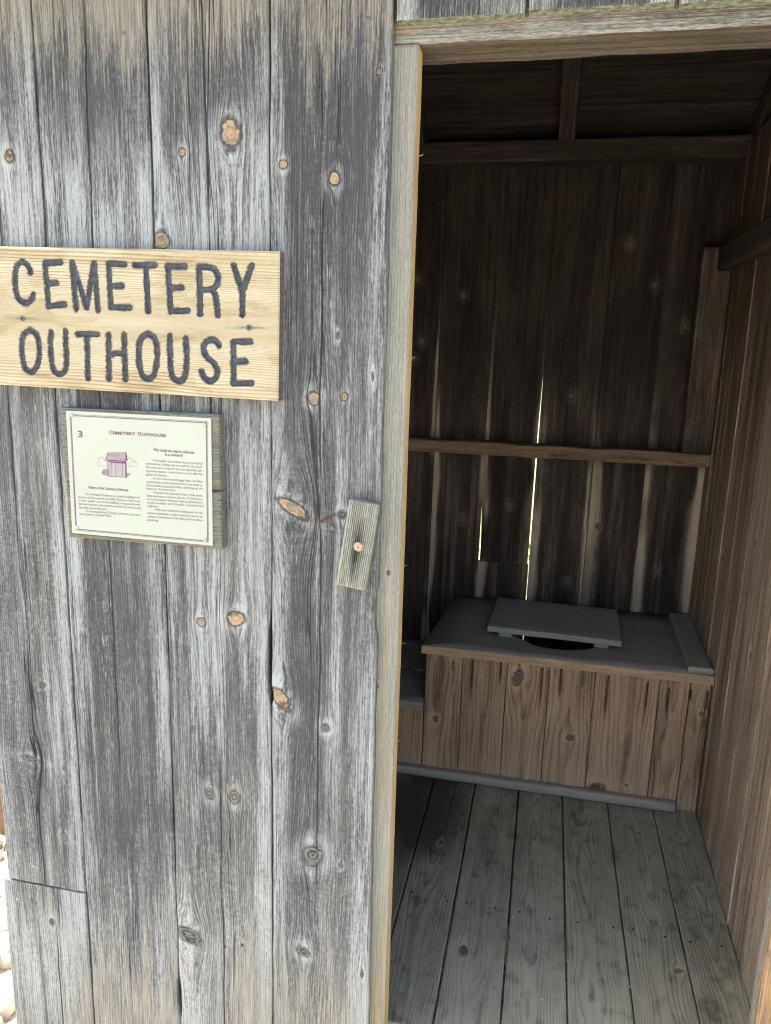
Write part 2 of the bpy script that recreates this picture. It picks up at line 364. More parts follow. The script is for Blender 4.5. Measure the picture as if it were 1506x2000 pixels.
def dome(name, parent, mat, c, n, r, h, up=(0, 0, 1), seg=12, rings=3):
    c, n = np.array(c, float), np.array(n, float); a = np.cross(n, up); a /= np.linalg.norm(a); b = np.cross(n, a)
    V = [c + n * h]; F = []
    for i in range(1, rings + 1):
        t = i / rings * math.pi / 2
        for j in range(seg):
            p = 2 * math.pi * j / seg
            V.append(c + n * h * math.cos(t) + r * math.sin(t) * (a * math.cos(p) + b * math.sin(p)))
    for j in range(seg): F.append([0, 1 + j, 1 + (j + 1) % seg])
    for i in range(rings - 1):
        for j in range(seg):
            k = 1 + i * seg
            F.append([k + j, k + seg + j, k + seg + (j + 1) % seg, k + (j + 1) % seg])
    if np.dot(np.cross(V[2] - V[0], V[1] - V[0]), n) > 0: pass
    F = [f if np.dot(np.cross(V[f[1]] - V[f[0]], V[f[2]] - V[f[0]]), n) > 0 else f[::-1] for f in F]
    return link(name, V, F, mat, parent, [True] * len(F))

# ------------------------------------------------------------------ setting: ground
def ground_mat():
    t = NT('ground_gravel_and_grass')
    p = t.n('ShaderNodeTexCoord').outputs['Object']
    sx = t.n('ShaderNodeSeparateXYZ'); t.put(sx.inputs[0], p)
    n = t.noise(p, 1.3, 4); n2 = t.noise(p, 40, 4); n3 = t.noise(p, 9, 4)
    gr = t.mix(t.step(n2, 0.35, 0.65), (0.27, 0.25, 0.22), (0.52, 0.5, 0.45))
    gs = t.mix(t.step(n3, 0.3, 0.7), (0.11, 0.13, 0.055), (0.30, 0.30, 0.18))
    f = t.step(t.add(sx.outputs[1], t.mul(t.math('SUBTRACT', n, 0.5), 1.2)), 0.9, 1.5)
    t.put(t.b.inputs['Base Color'], t.mix(f, gr, gs)); t.b.inputs['Roughness'].default_value = 0.95
    t.bump(t.add(n2, n3), 0.8, 0.03)
    return t.m
GZ = -0.28
gn = 40
gx = np.linspace(-60, 60, gn + 1)
GV = [[x, y, GZ + (0 if abs(x) < 8 and abs(y) < 8 else 0.25 * (float(fbm(x * .15, y * .15, 3)) - .5))] for y in gx for x in gx]
GF = [[j * (gn + 1) + i, j * (gn + 1) + i + 1, (j + 1) * (gn + 1) + i + 1, (j + 1) * (gn + 1) + i] for j in range(gn) for i in range(gn)]
ground = link('ground', GV, GF, ground_mat(), None, [True] * len(GF)); ground.location = (0, 0, GZ * S)
ground.data.transform(Matrix.Translation((0, 0, -(min(v[2] for v in GV) - GZ) * S * -1)))
tag(ground, 'pale gravel yard turning to sunlit grass behind the outhouse', 'ground', kind='structure')

def stones():
    V = []; F = []
    ico = bmesh.new(); bmesh.ops.create_icosphere(ico, subdivisions=1, radius=1)
    iv = np.array([v.co for v in ico.verts]); jf = [[v.index for v in f.verts] for f in ico.faces]; ico.free()
    r = random.Random(11)
    for i in range(900):
        x = r.uniform(-1.9, -1.13) if i < 700 else r.uniform(-2.4, 1.2); y = r.uniform(-0.6, 0.6) if i < 700 else r.uniform(-3.0, -0.5)
        s = r.uniform(0.018, 0.05) if i < 700 else r.uniform(0.01, 0.03)
        sc = np.array([s * r.uniform(.8, 1.4), s * r.uniform(.8, 1.4), s * r.uniform(.5, .8)])
        jit = 1 + 0.25 * np.array([r.uniform(-1, 1) for _ in range(len(iv))])
        b = len(V); V += (iv * jit[:, None] * sc + np.array([x, y, GZ + sc[2] * 0.35])).tolist(); F += [[b + k for k in f] for f in jf]
    return link('gravel_stones', V, F, STONE, None, [True] * len(F))
tag(stones(), 'loose pale stones on the ground beside the outhouse wall', 'gravel', kind='stuff')

def grass():
    V = []; F = []; r = random.Random(4)
    for i in range(5200):
        if i < 2600: x, y = r.uniform(-3.0, -1.25), r.uniform(0.42, 2.2)
        else: x, y = r.uniform(-1.6, 2.2), r.uniform(1.75, 6.0)
        h = r.uniform(.03, .085); a = r.uniform(0, 6.28); ww = r.uniform(.003, .006); l = r.uniform(0, .05); b2 = r.uniform(0, 6.28)
        b = len(V); dx, dy = math.cos(a) * ww, math.sin(a) * ww
        V += [[x - dx, y - dy, GZ - .01], [x + dx, y + dy, GZ - .01], [x + math.cos(b2) * l * .4 + dx * .7, y + math.sin(b2) * l * .4 + dy * .7, GZ + h * .6],
              [x + math.cos(b2) * l * .4 - dx * .7, y + math.sin(b2) * l * .4 - dy * .7, GZ + h * .6], [x + math.cos(b2) * l, y + math.sin(b2) * l, GZ + h]]
        F += [[b, b + 1, b + 2, b + 3], [b + 3, b + 2, b + 4]]
    return link('grass', V, F, LEAFM)
tag(grass(), 'sunlit short grass growing round the outhouse', 'grass', kind='stuff')

# ------------------------------------------------------------------ the outhouse
house = empty('outhouse', (0, 0.65, GZ), 'weathered grey vertical board outhouse with open doorway and gable roof', 'outhouse')

# front wall: wide boards, each with its pith line, knots read off the photograph
KN = [  # photo x, y, half width, half height, turn (deg), kind (1 golden, 0 grey)
    (452, 262, 19, 29, 8, 1), (358, 298, 7, 9, 0, 1), (554, 322, 8, 9, 30, 1), (654, 349, 11, 14, 0, 1), (20, 306, 9, 13, 0, 1), (741, 140, 6, 8, 0, .4),
    (613, 777, 12, 13, 0, 1), (673, 774, 7, 8, 0, .6), (572, 992, 33, 12, -28, 1), (463, 1206, 17, 13, 20, 1), (395, 1214, 9, 8, 0, .9), (548, 1364, 26, 12, -52, 1),
    (610, 1672, 19, 21, -30, 0), (665, 1690, 5, 6, 0, 0), (410, 1550, 9, 12, 20, .1), (458, 1556, 11, 13, 0, .15), (636, 1422, 9, 9, 0, .1), (62, 1483, 18, 6, -8, 0),
    (126, 1500, 4, 6, 0, 0), (370, 1828, 26, 15, -25, 0), (592, 1858, 15, 9, -30, 0), (102, 1801, 5, 7, 0, 0), (84, 1338, 6, 6, 0, .1), (125, 1634, 6, 8, 0, .2),
    (440, 1849, 3, 4, 0, 0), (473, 1846, 4, 4, 0, 0), (316, 470, 17, 20, 40, .95), (660, 655, 4, 8, 0, 0), (728, 735, 3, 10, 0, 0), (668, 1006, 9, 9, 0, 0), (707, 1902, 4, 8, 0, 0)]
KW = []
for (kx, ky, ra, rb, an, typ) in KN:
    c = pix(kx, ky, 1, FY); e = pix(kx + 1, ky, 1, FY); f = pix(kx, ky + 1, 1, FY)
    KW.append((c[0], c[2], ra * abs(e[0] - c[0]), rb * abs(f[2] - c[2]), math.radians(an), typ))

def front_board(x0, x1, z0, z1, seed, pithx, top=True, edgefn=None, nu=58, endmat=None, sidemat=None, knots=True, lean=0.0, nvd=270, parent=house, mat=None, warm=1.0):
    w = x1 - x0 - 0.003; cx = (x0 + x1) / 2
    kn = [(kx - cx, kz - z0, ra, rb, an, ty) for (kx, kz, ra, rb, an, ty) in KW if x0 - 0.004 < kx < x1 + 0.004 and z0 < kz < z1] if knots else []
    def pith(v): return (pithx - cx) + 0.006 * (fbm(v * 1.7, seed * 2.0, seed) - 0.5) * 2
    def masks(u, v):
        z = v + z0; x = u + cx
        ed = np.minimum(u + w / 2, w / 2 - u)
        ragged = fbm(x * 55, z * 2.0, seed + 3, 5); soft = fbm(x * 9, z * 1.3, seed + 21, 4); strk = fbm(x * 26, z * 0.9, seed + 33, 4)
        # dark weathering on the faces of the boards, edges and knots paler
        edge_w = 0.034 + 0.045 * (fbm(z * 1.6, seed * 1.0 + (u > 0) * 9.0, seed + 2) - 0.3)
        pale = 1 - sst(0.25 * edge_w, edge_w, ed + 0.012 * (ragged - 0.5))
        pale = pale * sst(0.25, 0.6, fbm(z * 1.1, seed * 3.0 + (u > 0) * 5.0, seed + 8) + 0.12)
        dk = 0.55 * sst(0.33, 0.72, soft + 0.35 * (strk - 0.5)) + 0.12
        dk = dk + 0.55 * sst(1.417, 1.669, z + 0.14 * (ragged - 0.5) + 0.2 * (strk - 0.5)) * (0.75 + 0.5 * (soft - 0.4))
        dk = dk + 0.22 * sst(0.29, 0.476, z) * (1 - sst(0.854, 1.106, z)) * sst(0.3, 0.6, strk)
        lowlight = 1 - sst(-0.13, 0.42, z + 0.3 * (strk - 0.5) + 0.15 * (ragged - 0.5))
        dk = dk - 0.8 * lowlight
        bl = 0.85 * pale + 0.5 * lowlight
        # runs of pale lichen and bleached wood
        bl = bl + 0.75 * sst(0.60, 0.74, strk + 0.22 * (ragged - 0.5)) * (1 - 0.7 * sst(1.484, 1.736, z))
        if x0 < -0.68:   # lichen on the boards above the sign
            bl = bl + 1.05 * sst(0.38, 0.56, fbm(x * 20, z * 2.4, seed + 51, 5) + 0.30 * (1 - np.abs(z - 1.618) / 0.134)) * sst(1.845, 1.568, z) * sst(1.316, 1.484, z)
        # the strip under the eaves has kept its brown
        lim = 1.862 - 0.13 * sst(0.45, 0.75, fbm(x * 14, seed * 1.1, seed + 61)) + 0.07 * (ragged - 0.5)
        wm = sst(-0.10, 0.12, z - lim) * (0.45 + 0.75 * fbm(x * 12, z * 2, seed + 81)) * warm
        dk = dk * (1 - 0.55 * wm)
        # the boards are darker in a band just below the sign
        sg = sst(-1.008, -0.966, x) * sst(-0.42, -0.47, x)
        dk = dk + 0.45 * sg * sst(1.182, 1.291, z + 0.08 * (ragged - 0.5)) * sst(1.35, 1.308, z)
        wm = np.maximum(wm, 0.95 * lowlight * sst(0.2, 0.55, soft) * warm)
        return np.clip(dk, -0.3, 1.15), np.clip(bl, 0, 1.1) * (1 - 0.6 * wm), wm
    def height(u, v):
        return 0.0042 * (1 - (2 * u / w) ** 2) * (fbm(v * .7, seed * 1.0, seed + 70) - 0.35) * 2
    return plank('front_board', parent, mat or W_FRONT, (cx, FY, z0), X, Z, -Y, w, z1 - z0, 0.0205, nu=nu, nv=int((z1 - z0) * nvd), edge=0.0022, bev=0.003, hgt=0.0012,
                 knots=kn, masks=masks, height=height, edgefn=edgefn, pith=pith, endmat=endmat, sidemat=sidemat, lean=lean)

TOPZ = 2.11
def bite(v, c, h, d): return d * np.exp(-((v - c) / h) ** 4)
fb = []
fb.append(front_board(-1.0937, -0.9001, 0.2365, TOPZ, 11, -0.997))
fb.append(front_board(-1.107, -0.9009, -0.265, 0.2325, 12, -0.979))
fb.append(front_board(-0.9001, -0.688, -0.265, TOPZ, 13, -0.8005, edgefn=lambda v: (0 * v, -bite(v, 0.287, 0.042, .006))))
fb.append(front_board(-0.688, -0.4754, -0.265, TOPZ, 14, -0.5855, edgefn=lambda v: (bite(v, 0.28, 0.046, .0034), -bite(v, 1.081, 0.084, .0067) + bite(v, 1.384, .25, .0017))))
fb.append(front_board(-0.4754, -0.273, -0.265, TOPZ, 15, -0.3805, edgefn=lambda v: (bite(v, 1.018, 0.015, .0034), -bite(v, 1.2, .04, .005) + 0.005 * sst(1.3, .0, v))))
# the far front of the second room, beyond the doorway
for i in range(3):
    fb.append(front_board(0.515 + i * 0.245, 0.76 + i * 0.245, -0.265, TOPZ, 30 + i, 0.635 + i * 0.245, nu=12, knots=False, nvd=40))
# unseen sills added to block light under the floor; stud the boards are nailed to
beam('added_sill_beam', house, W_POST, (-1.07, -.214, -0.275), (1.22, -.12, -0.15), 0, -Y)
beam('added_sill_beam', house, W_POST, (-1.07, 1.24, -0.275), (1.22, 1.336, -0.15), 0, Y)
beam('added_sill_beam', house, W_POST, (-1.065, -.118, -0.275), (-.98, 1.238, -0.15), 1, -X)
beam('added_sill_beam', house, W_POST, (1.13, -.118, -0.275), (1.215, 1.238, -0.15), 1, X)
beam('door_stud', house, W_PART, (-0.37, -.174, -.03), (-0.285, -.11, 1.86), 2, X)

# boards above the doorway, mossy at their sawn feet
lx = [-0.2715, -0.073, 0.1386, 0.3486, 0.5145]; lz = [1.8925, 1.896, 1.8925, 1.896]
for i in range(4):
    front_board(lx[i] + .001, lx[i + 1] - .001, lz[i], TOPZ, 40 + i, (lx[i] + lx[i + 1]) / 2 + .03, nu=30, knots=False, endmat=W_MOSS, mat=W_LINTEL, warm=0.0).name = 'lintel_board'
def hdr_masks(u, v):
    n = fbm(v * 9, u * 30, 5)
    return 0.5 * (n - .5), 0.4 * sst(.5, .7, n), 1.1 * sst(0.55, 0.72, fbm(v * 4 + 3, u * 40, 15) + 0.25 * sst(.25, .6, v - .32))
beam('header_beam', house, W_HEADER, (-0.278, -.2175, 1.868), (0.56, -.126, 1.95), 0, -Y, nu=20, nv=160, masks=hdr_masks, bev=0.004, edge=0.003, sidemat=W_UNDER, knots=[(-.01, .46, .007, .0045, 0, 0)])

# jambs: pale boards whose sawn edge is still golden
def jamb_masks(u, v):
    n = fbm(u * 30, v * 4, 77)
    return 0.25 * (n - .4), 0.1 + 0 * u, 0.75 * sst(0.5, 0.75, fbm(u * 9, v * 1.1, 78) + .16 * sst(1.5, .2, v) - .04)
plank('door_jamb', house, W_JAMB, (-0.2708, -.2185, -0.265), X, Z, -Y, 0.063, 2.1315, 0.038, nu=24, nv=420, edge=0.001, bev=0.0015, masks=jamb_masks, sidemat=W_CUT,
      knots=[(.010, 1.272, .0045, .005, 0, 0), (-.005, 1.05, .003, .004, 0, .5)], lean=0.0009)
plank('door_jamb', house, W_HEADER, (0.497, -.2185, -0.265), X, Z, -Y, 0.086, 2.1315, 0.038, nu=12, nv=120, masks=lambda u, v: (0 * u - .2, 0 * u, 0 * u + 0.8))
# splinters standing off the sawn edge
for (sx_, sy_) in ((781, 1302), (779, 1446), (822, 305), (790, 1105), (805, 700)):
    p = pix(sx_ - 4, sy_, 1, -.20); r = 0.0006; q = p + np.array([.006, -.002, .001]); e = q + np.array([.004, 0, .003])
    link('splinter', [p + [0, 0, r], p - [0, 0, r], p + [0, -r, 0], q + [0, 0, r], q - [0, 0, r], q + [0, -r, 0], e], [[0, 1, 4, 3], [1, 2, 5, 4], [2, 0, 3, 5], [3, 4, 6], [4, 5, 6], [5, 3, 6]], W_CUT, house)

# back wall, bleached beside the seams
bxs = [-1.08, -0.865, -0.63, -0.417, -0.226, -0.0315, 0.172, 0.360, 0.565, 0.76, 0.99, 1.225]
BY = 1.34
def back_masks(seed, w, z0, dark_to=0.0):
    def f(u, v):
        z = v + z0
        ed = np.where(u < 0, u + w / 2, w / 2 - u)
        side = (u > 0) * 7.0
        r0 = random.Random(seed * 7 + 1); kl, kr_ = r0.choice([.25, .6, 1.0, 1.3]), r0.choice([.15, .5, .9, 1.2]); zt = r0.uniform(1.15, 1.75)
        side_k = np.where(u < 0, kl, kr_)
        rag = fbm(u * 90, z * 2.2, seed + 71, 4)
        wid = (0.008 + 0.060 * sst(1.8, 0.55, z) * fbm(z * 2.6, seed + side, seed + 3)) * side_k
        pale = 1 - sst(wid * 0.55, wid * 1.15 + .002, ed + .026 * (rag - .5))
        pale = pale * sst(0.25, 0.5, fbm(z * 2.1, seed * 2.0 + side, seed + 13) + .08) * sst(zt + .15, zt - .3, z + .25 * (rag - .5))
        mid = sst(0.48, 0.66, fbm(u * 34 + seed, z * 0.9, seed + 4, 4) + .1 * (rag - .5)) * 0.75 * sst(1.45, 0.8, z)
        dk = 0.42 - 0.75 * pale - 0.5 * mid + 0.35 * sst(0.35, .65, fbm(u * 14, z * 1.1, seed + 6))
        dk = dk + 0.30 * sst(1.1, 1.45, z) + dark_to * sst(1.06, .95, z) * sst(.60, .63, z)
        return np.clip(dk, -.5, 1.0), 1.0 * pale + 0.35 * mid, 0 * u
    return f
for i in range(len(bxs) - 1):
    w = bxs[i + 1] - bxs[i]; cx = (bxs[i] + bxs[i + 1]) / 2; sd_ = 100 + i
    main = 2 <= i <= 7
    gap = 0.0014
    ef = None
    if i == 5: ef = lambda v: (-.0008 + 0 * v, 0 * v)
    if i == 3: ef = lambda v: (0 * v, .0008 + 0 * v)
    kn = [(rng.uniform(-.06, .06), rng.uniform(.3, 2.1), .010, .014, 0, rng.choice([0, 1])) for _ in range(3)] if main else []
    if i == 4:     # sawn off above the bench, daylight down both its edges
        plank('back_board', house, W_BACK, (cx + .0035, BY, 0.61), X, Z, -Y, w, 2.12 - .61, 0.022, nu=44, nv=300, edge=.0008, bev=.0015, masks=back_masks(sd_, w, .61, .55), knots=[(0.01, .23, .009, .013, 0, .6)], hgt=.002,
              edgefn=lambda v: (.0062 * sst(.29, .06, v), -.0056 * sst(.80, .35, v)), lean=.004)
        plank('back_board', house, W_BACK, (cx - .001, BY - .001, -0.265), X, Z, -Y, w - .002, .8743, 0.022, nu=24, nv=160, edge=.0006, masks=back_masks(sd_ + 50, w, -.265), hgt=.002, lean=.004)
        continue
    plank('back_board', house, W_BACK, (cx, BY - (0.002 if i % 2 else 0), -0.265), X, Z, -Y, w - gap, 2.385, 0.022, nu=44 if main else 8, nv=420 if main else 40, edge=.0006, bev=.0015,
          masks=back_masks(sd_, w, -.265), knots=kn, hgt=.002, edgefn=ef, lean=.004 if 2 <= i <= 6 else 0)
# battens nailed outside over most of the back seams
for i in (1, 2, 3, 6, 7, 8, 9):
    beam('seam_batten', house, W_POST, (bxs[i] - .022, BY + .024, -.26), (bxs[i] + .022, BY + .034, 2.05), 2, Y)

# girt, plates, corner post
def girt_h(u, v):   # the lower edge still has its torn bark side
    return -0.016 * sst(.002, -.020, u) * sst(.4, .6, fbm(v * 9, 3.0, 9)) * sst(.35, .6, v)
def girt_m(u, v):
    r = sst(.002, -.01, u) * sst(.42, .6, fbm(v * 7, u * 40, 9)) * sst(.35, .6, v)
    return 0.5 + 0.6 * r + .3 * (fbm(v * 5, u * 60, 19) - .5), 0.1 + 0 * u, 0 * u
plank('wall_girt', house, W_PANEL, (-1.06, 1.252, 1.057), -Z, X, -Y, 0.046, 1.618, 0.084, nu=14, nv=420, edge=.0035, bev=.004, hgt=.0018, height=lambda u, v: girt_h(-u, v - .38), masks=lambda u, v: girt_m(-u, v - .38))
beam('corner_post', house, W_BACK, (0.461, 1.2535, 1.082), (0.556, 1.334, 1.757), 2, -Y, nu=14, nv=60, bev=.004, masks=lambda u, v: (.35 + .4 * sst(.09, .02, v + .03 * fbm(u * 60, 2.0, 4)), .1 + 0 * u, 0 * u))
beam('side_plate', house, W_BACK, (0.508, -.12, 1.682), (0.553, 1.2525, 1.757), 1, -X, nu=10, nv=60, bev=.004, masks=lambda u, v: (0 * u + .5, .0 + 0 * u, 0 * u))
beam('back_plate', house, W_BACK, (-1.06, 1.255, 2.030), (1.21, 1.334, 2.098), 0, -Y, nu=10, nv=160, edge=.004, bev=.004, hgt=.003, masks=lambda u, v: (0 * u + .6, .0 + 0 * u, 0 * u))
beam('front_plate', house, W_PANEL, (-1.06, -.215, 2.02), (1.21, -.13, 2.10), 0, Y, nu=4, nv=20)

# partition between the two rooms, slightly out of square
pa, pb = np.array([0.531, -.16, 0]), np.array([0.562, 1.336, 0]); pd = (pb - pa) / np.linalg.norm(pb - pa); pn = np.array([-pd[1], pd[0], 0])
plen = np.linalg.norm(pb - pa); pw = [0, .17, .31, .47, .64, .78, .94, 1.09, 1.26, 1.40, plen]
def part_masks(seed):
    def f(u, v):
        n = fbm(u * 28, v * 0.8, seed, 4)
        return 0.75 * (n - .42) + .75 * sst(0.9, 1.8, v + .3 * (n - .5)) + 0.1, 0.5 * sst(.6, .75, fbm(u * 50, v * 1.2, seed + 3)) + .1 * sst(.6, .1, v), 0 * u
    return f
for i in range(len(pw) - 1):
    w = pw[i + 1] - pw[i]; c = pa + pd * (pw[i] + pw[i + 1]) / 2 + pn * (.0015 if i % 2 else 0)
    plank('partition_board', house, W_PART, (c[0], c[1], -.026), pd, Z, pn, w - .0012, 2.10, 0.022, nu=40, nv=300, edge=.0008, bev=.0012, masks=part_masks(200 + i), hgt=.002,
          knots=[(rng.uniform(-.05, .05), rng.uniform(.2, 1.6), .009, .013, 0, .5)])
# outer side walls
for sx_, nx_ in ((-1.094, -X), (1.25, X)):
    for i in range(7):
        y0 = -.216 + i * .2222
        beam('side_board', house, W_PART, (min(sx_, sx_ - nx_[0] * .022), y0, -.265), (max(sx_, sx_ - nx_[0] * .022), y0 + .2208, 2.10 + .5 * min(y0 + .22, 1.34 - y0 - .2)), 2, nx_, nu=5, nv=30)

# floor planks with arched grain
fx = [-1.06, -.98, -.84, -.70, -.56, -.42, -.283, -.1455, -.0045, .136, .2775, .4165, .533]
def floor_ring(seed, scale):
    def f(g, v, pid):
        r0 = random.Random(seed); d = 0.012 + 0.05 * fbm(v * 1.3, seed * 1.7, seed); xc = r0.uniform(-.02, .02) + .02 * (fbm(v * .9, seed * 1.0, seed + 4) - .5)
        r = np.sqrt((g - xc) ** 2 + d ** 2)
        return (r * 240 + v * r0.uniform(1.6, 4.0) * r0.choice([-1, 1]) + 5.5 * fbm(g * 16, v * 2.6, seed + 9)) * scale
    return f
def floor_masks(seed, cx):
    def f(u, v):
        y = -.174 + v; x = u + cx
        wet = sst(.27, .08, np.sqrt(((x + .30) / .75) ** 2 + ((y - .62) / 1.5) ** 2) + .09 * (fbm(x * 14, y * 9, 7) - .5))
        dirt = sst(.5, .72, fbm(x * 12, y * 5, 91)) * .35 + sst(.58, .7, fbm(x * 40, y * 30, 93, 5)) * .4 - sst(.55, .7, fbm(x * 22, y * 7, 95, 5)) * .3
        wear = .3 * sst(.55, .2, np.abs(x - .2)) * sst(.7, .1, y)
        return 1.5 * wet + dirt - wear * .5, 0 * u, 0 * u
    return f
for i in range(len(fx) - 1):
    w = fx[i + 1] - fx[i]; cx = (fx[i] + fx[i + 1]) / 2
    main = i >= 4
    gp = 0.0045 if i in (6, 7, 8) else 0.003
    sc_ = [1, .9, 1, 1, 1, 1, .75, .8, .9, .72, .8, .85][i]
    kk = {7: [(-.03, .234, .011, .016, 0, 0.1)], 10: [(.045, .294, .012, .007, .5, .2)], 6: [(0, .624, .007, .01, 0, 0)]}.get(i, [])
    plank('floor_plank', house, W_FLOOR, (cx, -.174, 0.0), X, Y, Z, w - gp, 1.50, 0.026, nu=30 if main else 5, nv=300 if main else 20, edge=.0014, bev=.002, hgt=.0006, knots=kk,
          masks=floor_masks(300 + i, cx), ringf=floor_ring(300 + i, sc_), edgefn=(lambda v: (0 * v, -.002 + .0195 * v)) if i == len(fx) - 2 else None)
for i in range(4):
    plank('floor_plank', house, W_FLOOR, (0.665 + i * .155, -.174, 0.0), X, Y, Z, 0.152, 1.50, 0.026, nu=5, nv=20)
beam('floor_joist', house, W_BACK, (-.97, .2, -.15), (1.12, .25, -.027), 0, Z)
beam('floor_joist', house, W_BACK, (-.97, 1.0, -.15), (1.12, 1.05, -.027), 0, Z)

# roof: boards on rafters, ridge along the front
RS = 0.5; RZ0 = 2.128; RY = 0.56; RH = .78
sl = math.sqrt(1 + RS * RS)
for s_ in (-1, 1):
    V_ = np.array([0, s_, -RS]) / sl; N_ = np.array([0, -s_ * RS, -1]) / sl
    ridge = np.array([0.02, RY, RZ0 + RS * RH])
    nb = 7; run = (RH + .15) * sl / nb
    for i in range(nb):
        o = ridge + V_ * (run * (i + .5)) + N_ * 0
        plank('roof_board', house, W_BACK, (-1.21, o[1], o[2]), V_, X, N_, run - .003, 2.58, 0.022, nu=6, nv=60, hgt=.003, masks=lambda u, v: (.75 + .4 * (fbm(u * 20, v * 2, 3) - .5), 0 * u, 0 * u))
    for rx in (-1.02, -.5, 0.0, .60, 1.15):
        o = ridge + N_ * 0.002; L_ = (RH + .02) * sl
        plank('rafter', house, W_BACK, (rx - .004, o[1] + s_ * .006, o[2] - .003) + N_ * .07, X, V_, N_, .055, L_, 0.0675, nu=6, nv=30, bev=.003, masks=lambda u, v: (.6 + 0 * u, .0 + 0 * u, 0 * u))
    o = ridge - N_ * .0245
    plank('shingle_roof', house, SHINGLE, (-1.24, o[1], o[2]) + V_ * (run * nb / 2), V_, X, N_, run * nb + .04, 2.64, 0.02, nu=4, nv=8)

# nails in the boards of the front
for (nx_, ny_, r_) in ((243, 65, 5), (322, 60, 6), (484, 50, 6), (718, 38, 6), (103, 1083, 5), (649, 1032, 5), (204, 1995, 4), (66, 1692, 3), (34, 1756, 3), (32, 1862, 3)):
    c = pix(nx_, ny_, 1, FY - .001); dome('nail', house, NAILM if r_ > 3 else STEEL, c, (0, -1, 0), r_ * .0009, .0012)
# a rusty nail hammered over sideways
a_ = pix(628, 1019, 1, FY - .004); b_ = pix(653, 1005, 1, FY - .005)
def rod(name, parent, mat, pts, r, seg=8):
    V = []; F = []
    pts = [np.array(p, float) for p in pts]
    for i, p in enumerate(pts):
        t = pts[min(i + 1, len(pts) - 1)] - pts[max(i - 1, 0)]; t /= np.linalg.norm(t)
        n1 = np.cross(t, [0.3, 1, 0.2]); n1 /= np.linalg.norm(n1); n2 = np.cross(t, n1)
        for j in range(seg):
            a = 2 * math.pi * j / seg; V.append(p + r * (n1 * math.cos(a) + n2 * math.sin(a)))
    for i in range(len(pts) - 1):
        for j in range(seg): F.append([i * seg + j, i * seg + (j + 1) % seg, (i + 1) * seg + (j + 1) % seg, (i + 1) * seg + j])
    F.append(list(range(seg))[::-1]); F.append([(len(pts) - 1) * seg + j for j in range(seg)])
    return link(name, V, F, mat, parent)
rod('bent_nail', house, RUST, [b_ + [0, .012, .001], b_ + [0, 0, 0], (a_ + b_) / 2 + [0, -.001, -.001], a_], .0022)
dome('bent_nail_head', house, RUST, a_, (-.85, -.3, -.45), .0038, .0016)
# heads of the nails in the back wall and a square iron washer on the girt
dome('washer', house, NAILM, (-.03, 1.285, 1.0805), (0, 0, 1), .022, .004, up=(1, 0, 0), seg=16)

# ------------------------------------------------------------------ the bench
BH = 0.466
bench = empty('toilet_bench', (0.1, 1.07, 0.0), 'brown plank toilet bench with a round hole under a loose lid', 'bench')
bsx = [-.331, -.2105, -.0685, .0645, .2055, .3985, .487, .5475]
nails = [(885, 1294), (923, 1291), (979, 1289), (1015, 1299), (1059, 1307), (1097, 1307), (1140, 1312), (1188, 1322), (1265, 1335), (1307, 1347), (1349, 1350), (1382, 1353)]
nw = [pix(a, b, 1, .80) for a, b in nails]
def panel_masks(cx, z0, seed, runs=True):
    def f(u, v):
        x = u + cx; z = v + z0
        n = fbm(x * 16, z * 2.2, seed); dk = .55 * (n - .45) + .35 * sst(.55, .75, fbm(x * 22, z * 1.2, seed + 8))
        dk = dk + .25 * sst(.12, .3, z) * sst(-.15, -.33, x)
        dk = dk - .25 * sst(.2, .02, z + .15 * (n - .5))
        if runs:
            for k, q in enumerate(nw):
                ln = .03 + .11 * ((k * 37) % 10) / 10
                dd = np.exp(-((x - q[0]) / (.0030 + .0012 * sst(0, ln, q[2] - z))) ** 2) * sst(-.006, .004, q[2] - z + .004) * (1 - sst(ln * .5, ln * 1.3, q[2] - z))
                dk = dk + (1.25 if k % 3 else .7) * dd
                dk = dk + .2 * np.exp(-((x - q[0]) / .02) ** 2) * sst(-.01, .02, q[2] - z) * (1 - sst(.05, .2, q[2] - z))
        return np.clip(dk, -.4, 1.3), .2 * sst(.12, .02, z), 0 * u
    return f
kb = {0: [(-.02, .205, .009, .012, 0, .2)], 1: [], 2: [(-.03, .385, .016, .026, -.3, .5)], 4: [(-.06, .03, .03, .022, .4, .35), (.03, .06, .006, .004, 0, 0)], 3: [(.01, .2, .012, .01, 0, .7)], 6: [(.012, .335, .0085, .0085, 0, .0)]}
for i in range(len(bsx) - 1):
    w = bsx[i + 1] - bsx[i]; cx = (bsx[i] + bsx[i + 1]) / 2
    plank('front_panel', bench, W_PANEL, (cx, 0.80 + (.0012 if i % 2 else 0), 0.0), X, Z, -Y, w - .0022, .438, .02, nu=40, nv=150, edge=.0006, bev=.001, hgt=.0006, masks=panel_masks(cx, 0, 400 + i), knots=kb.get(i, []),
          ringf=floor_ring(420 + i, .4))
plank('side_panel', bench, W_PANEL, (-.3335, 1.07, .264), Y, Z, -X, .50, .174, .02, nu=10, nv=10, masks=lambda u, v: (.7 + 0 * u, 0 * u, 0 * u))
plank('side_panel', bench, W_PANEL, (-.3315, 1.07, 0.0), Y, Z, -X, .50, .235, .018, nu=4, nv=4)

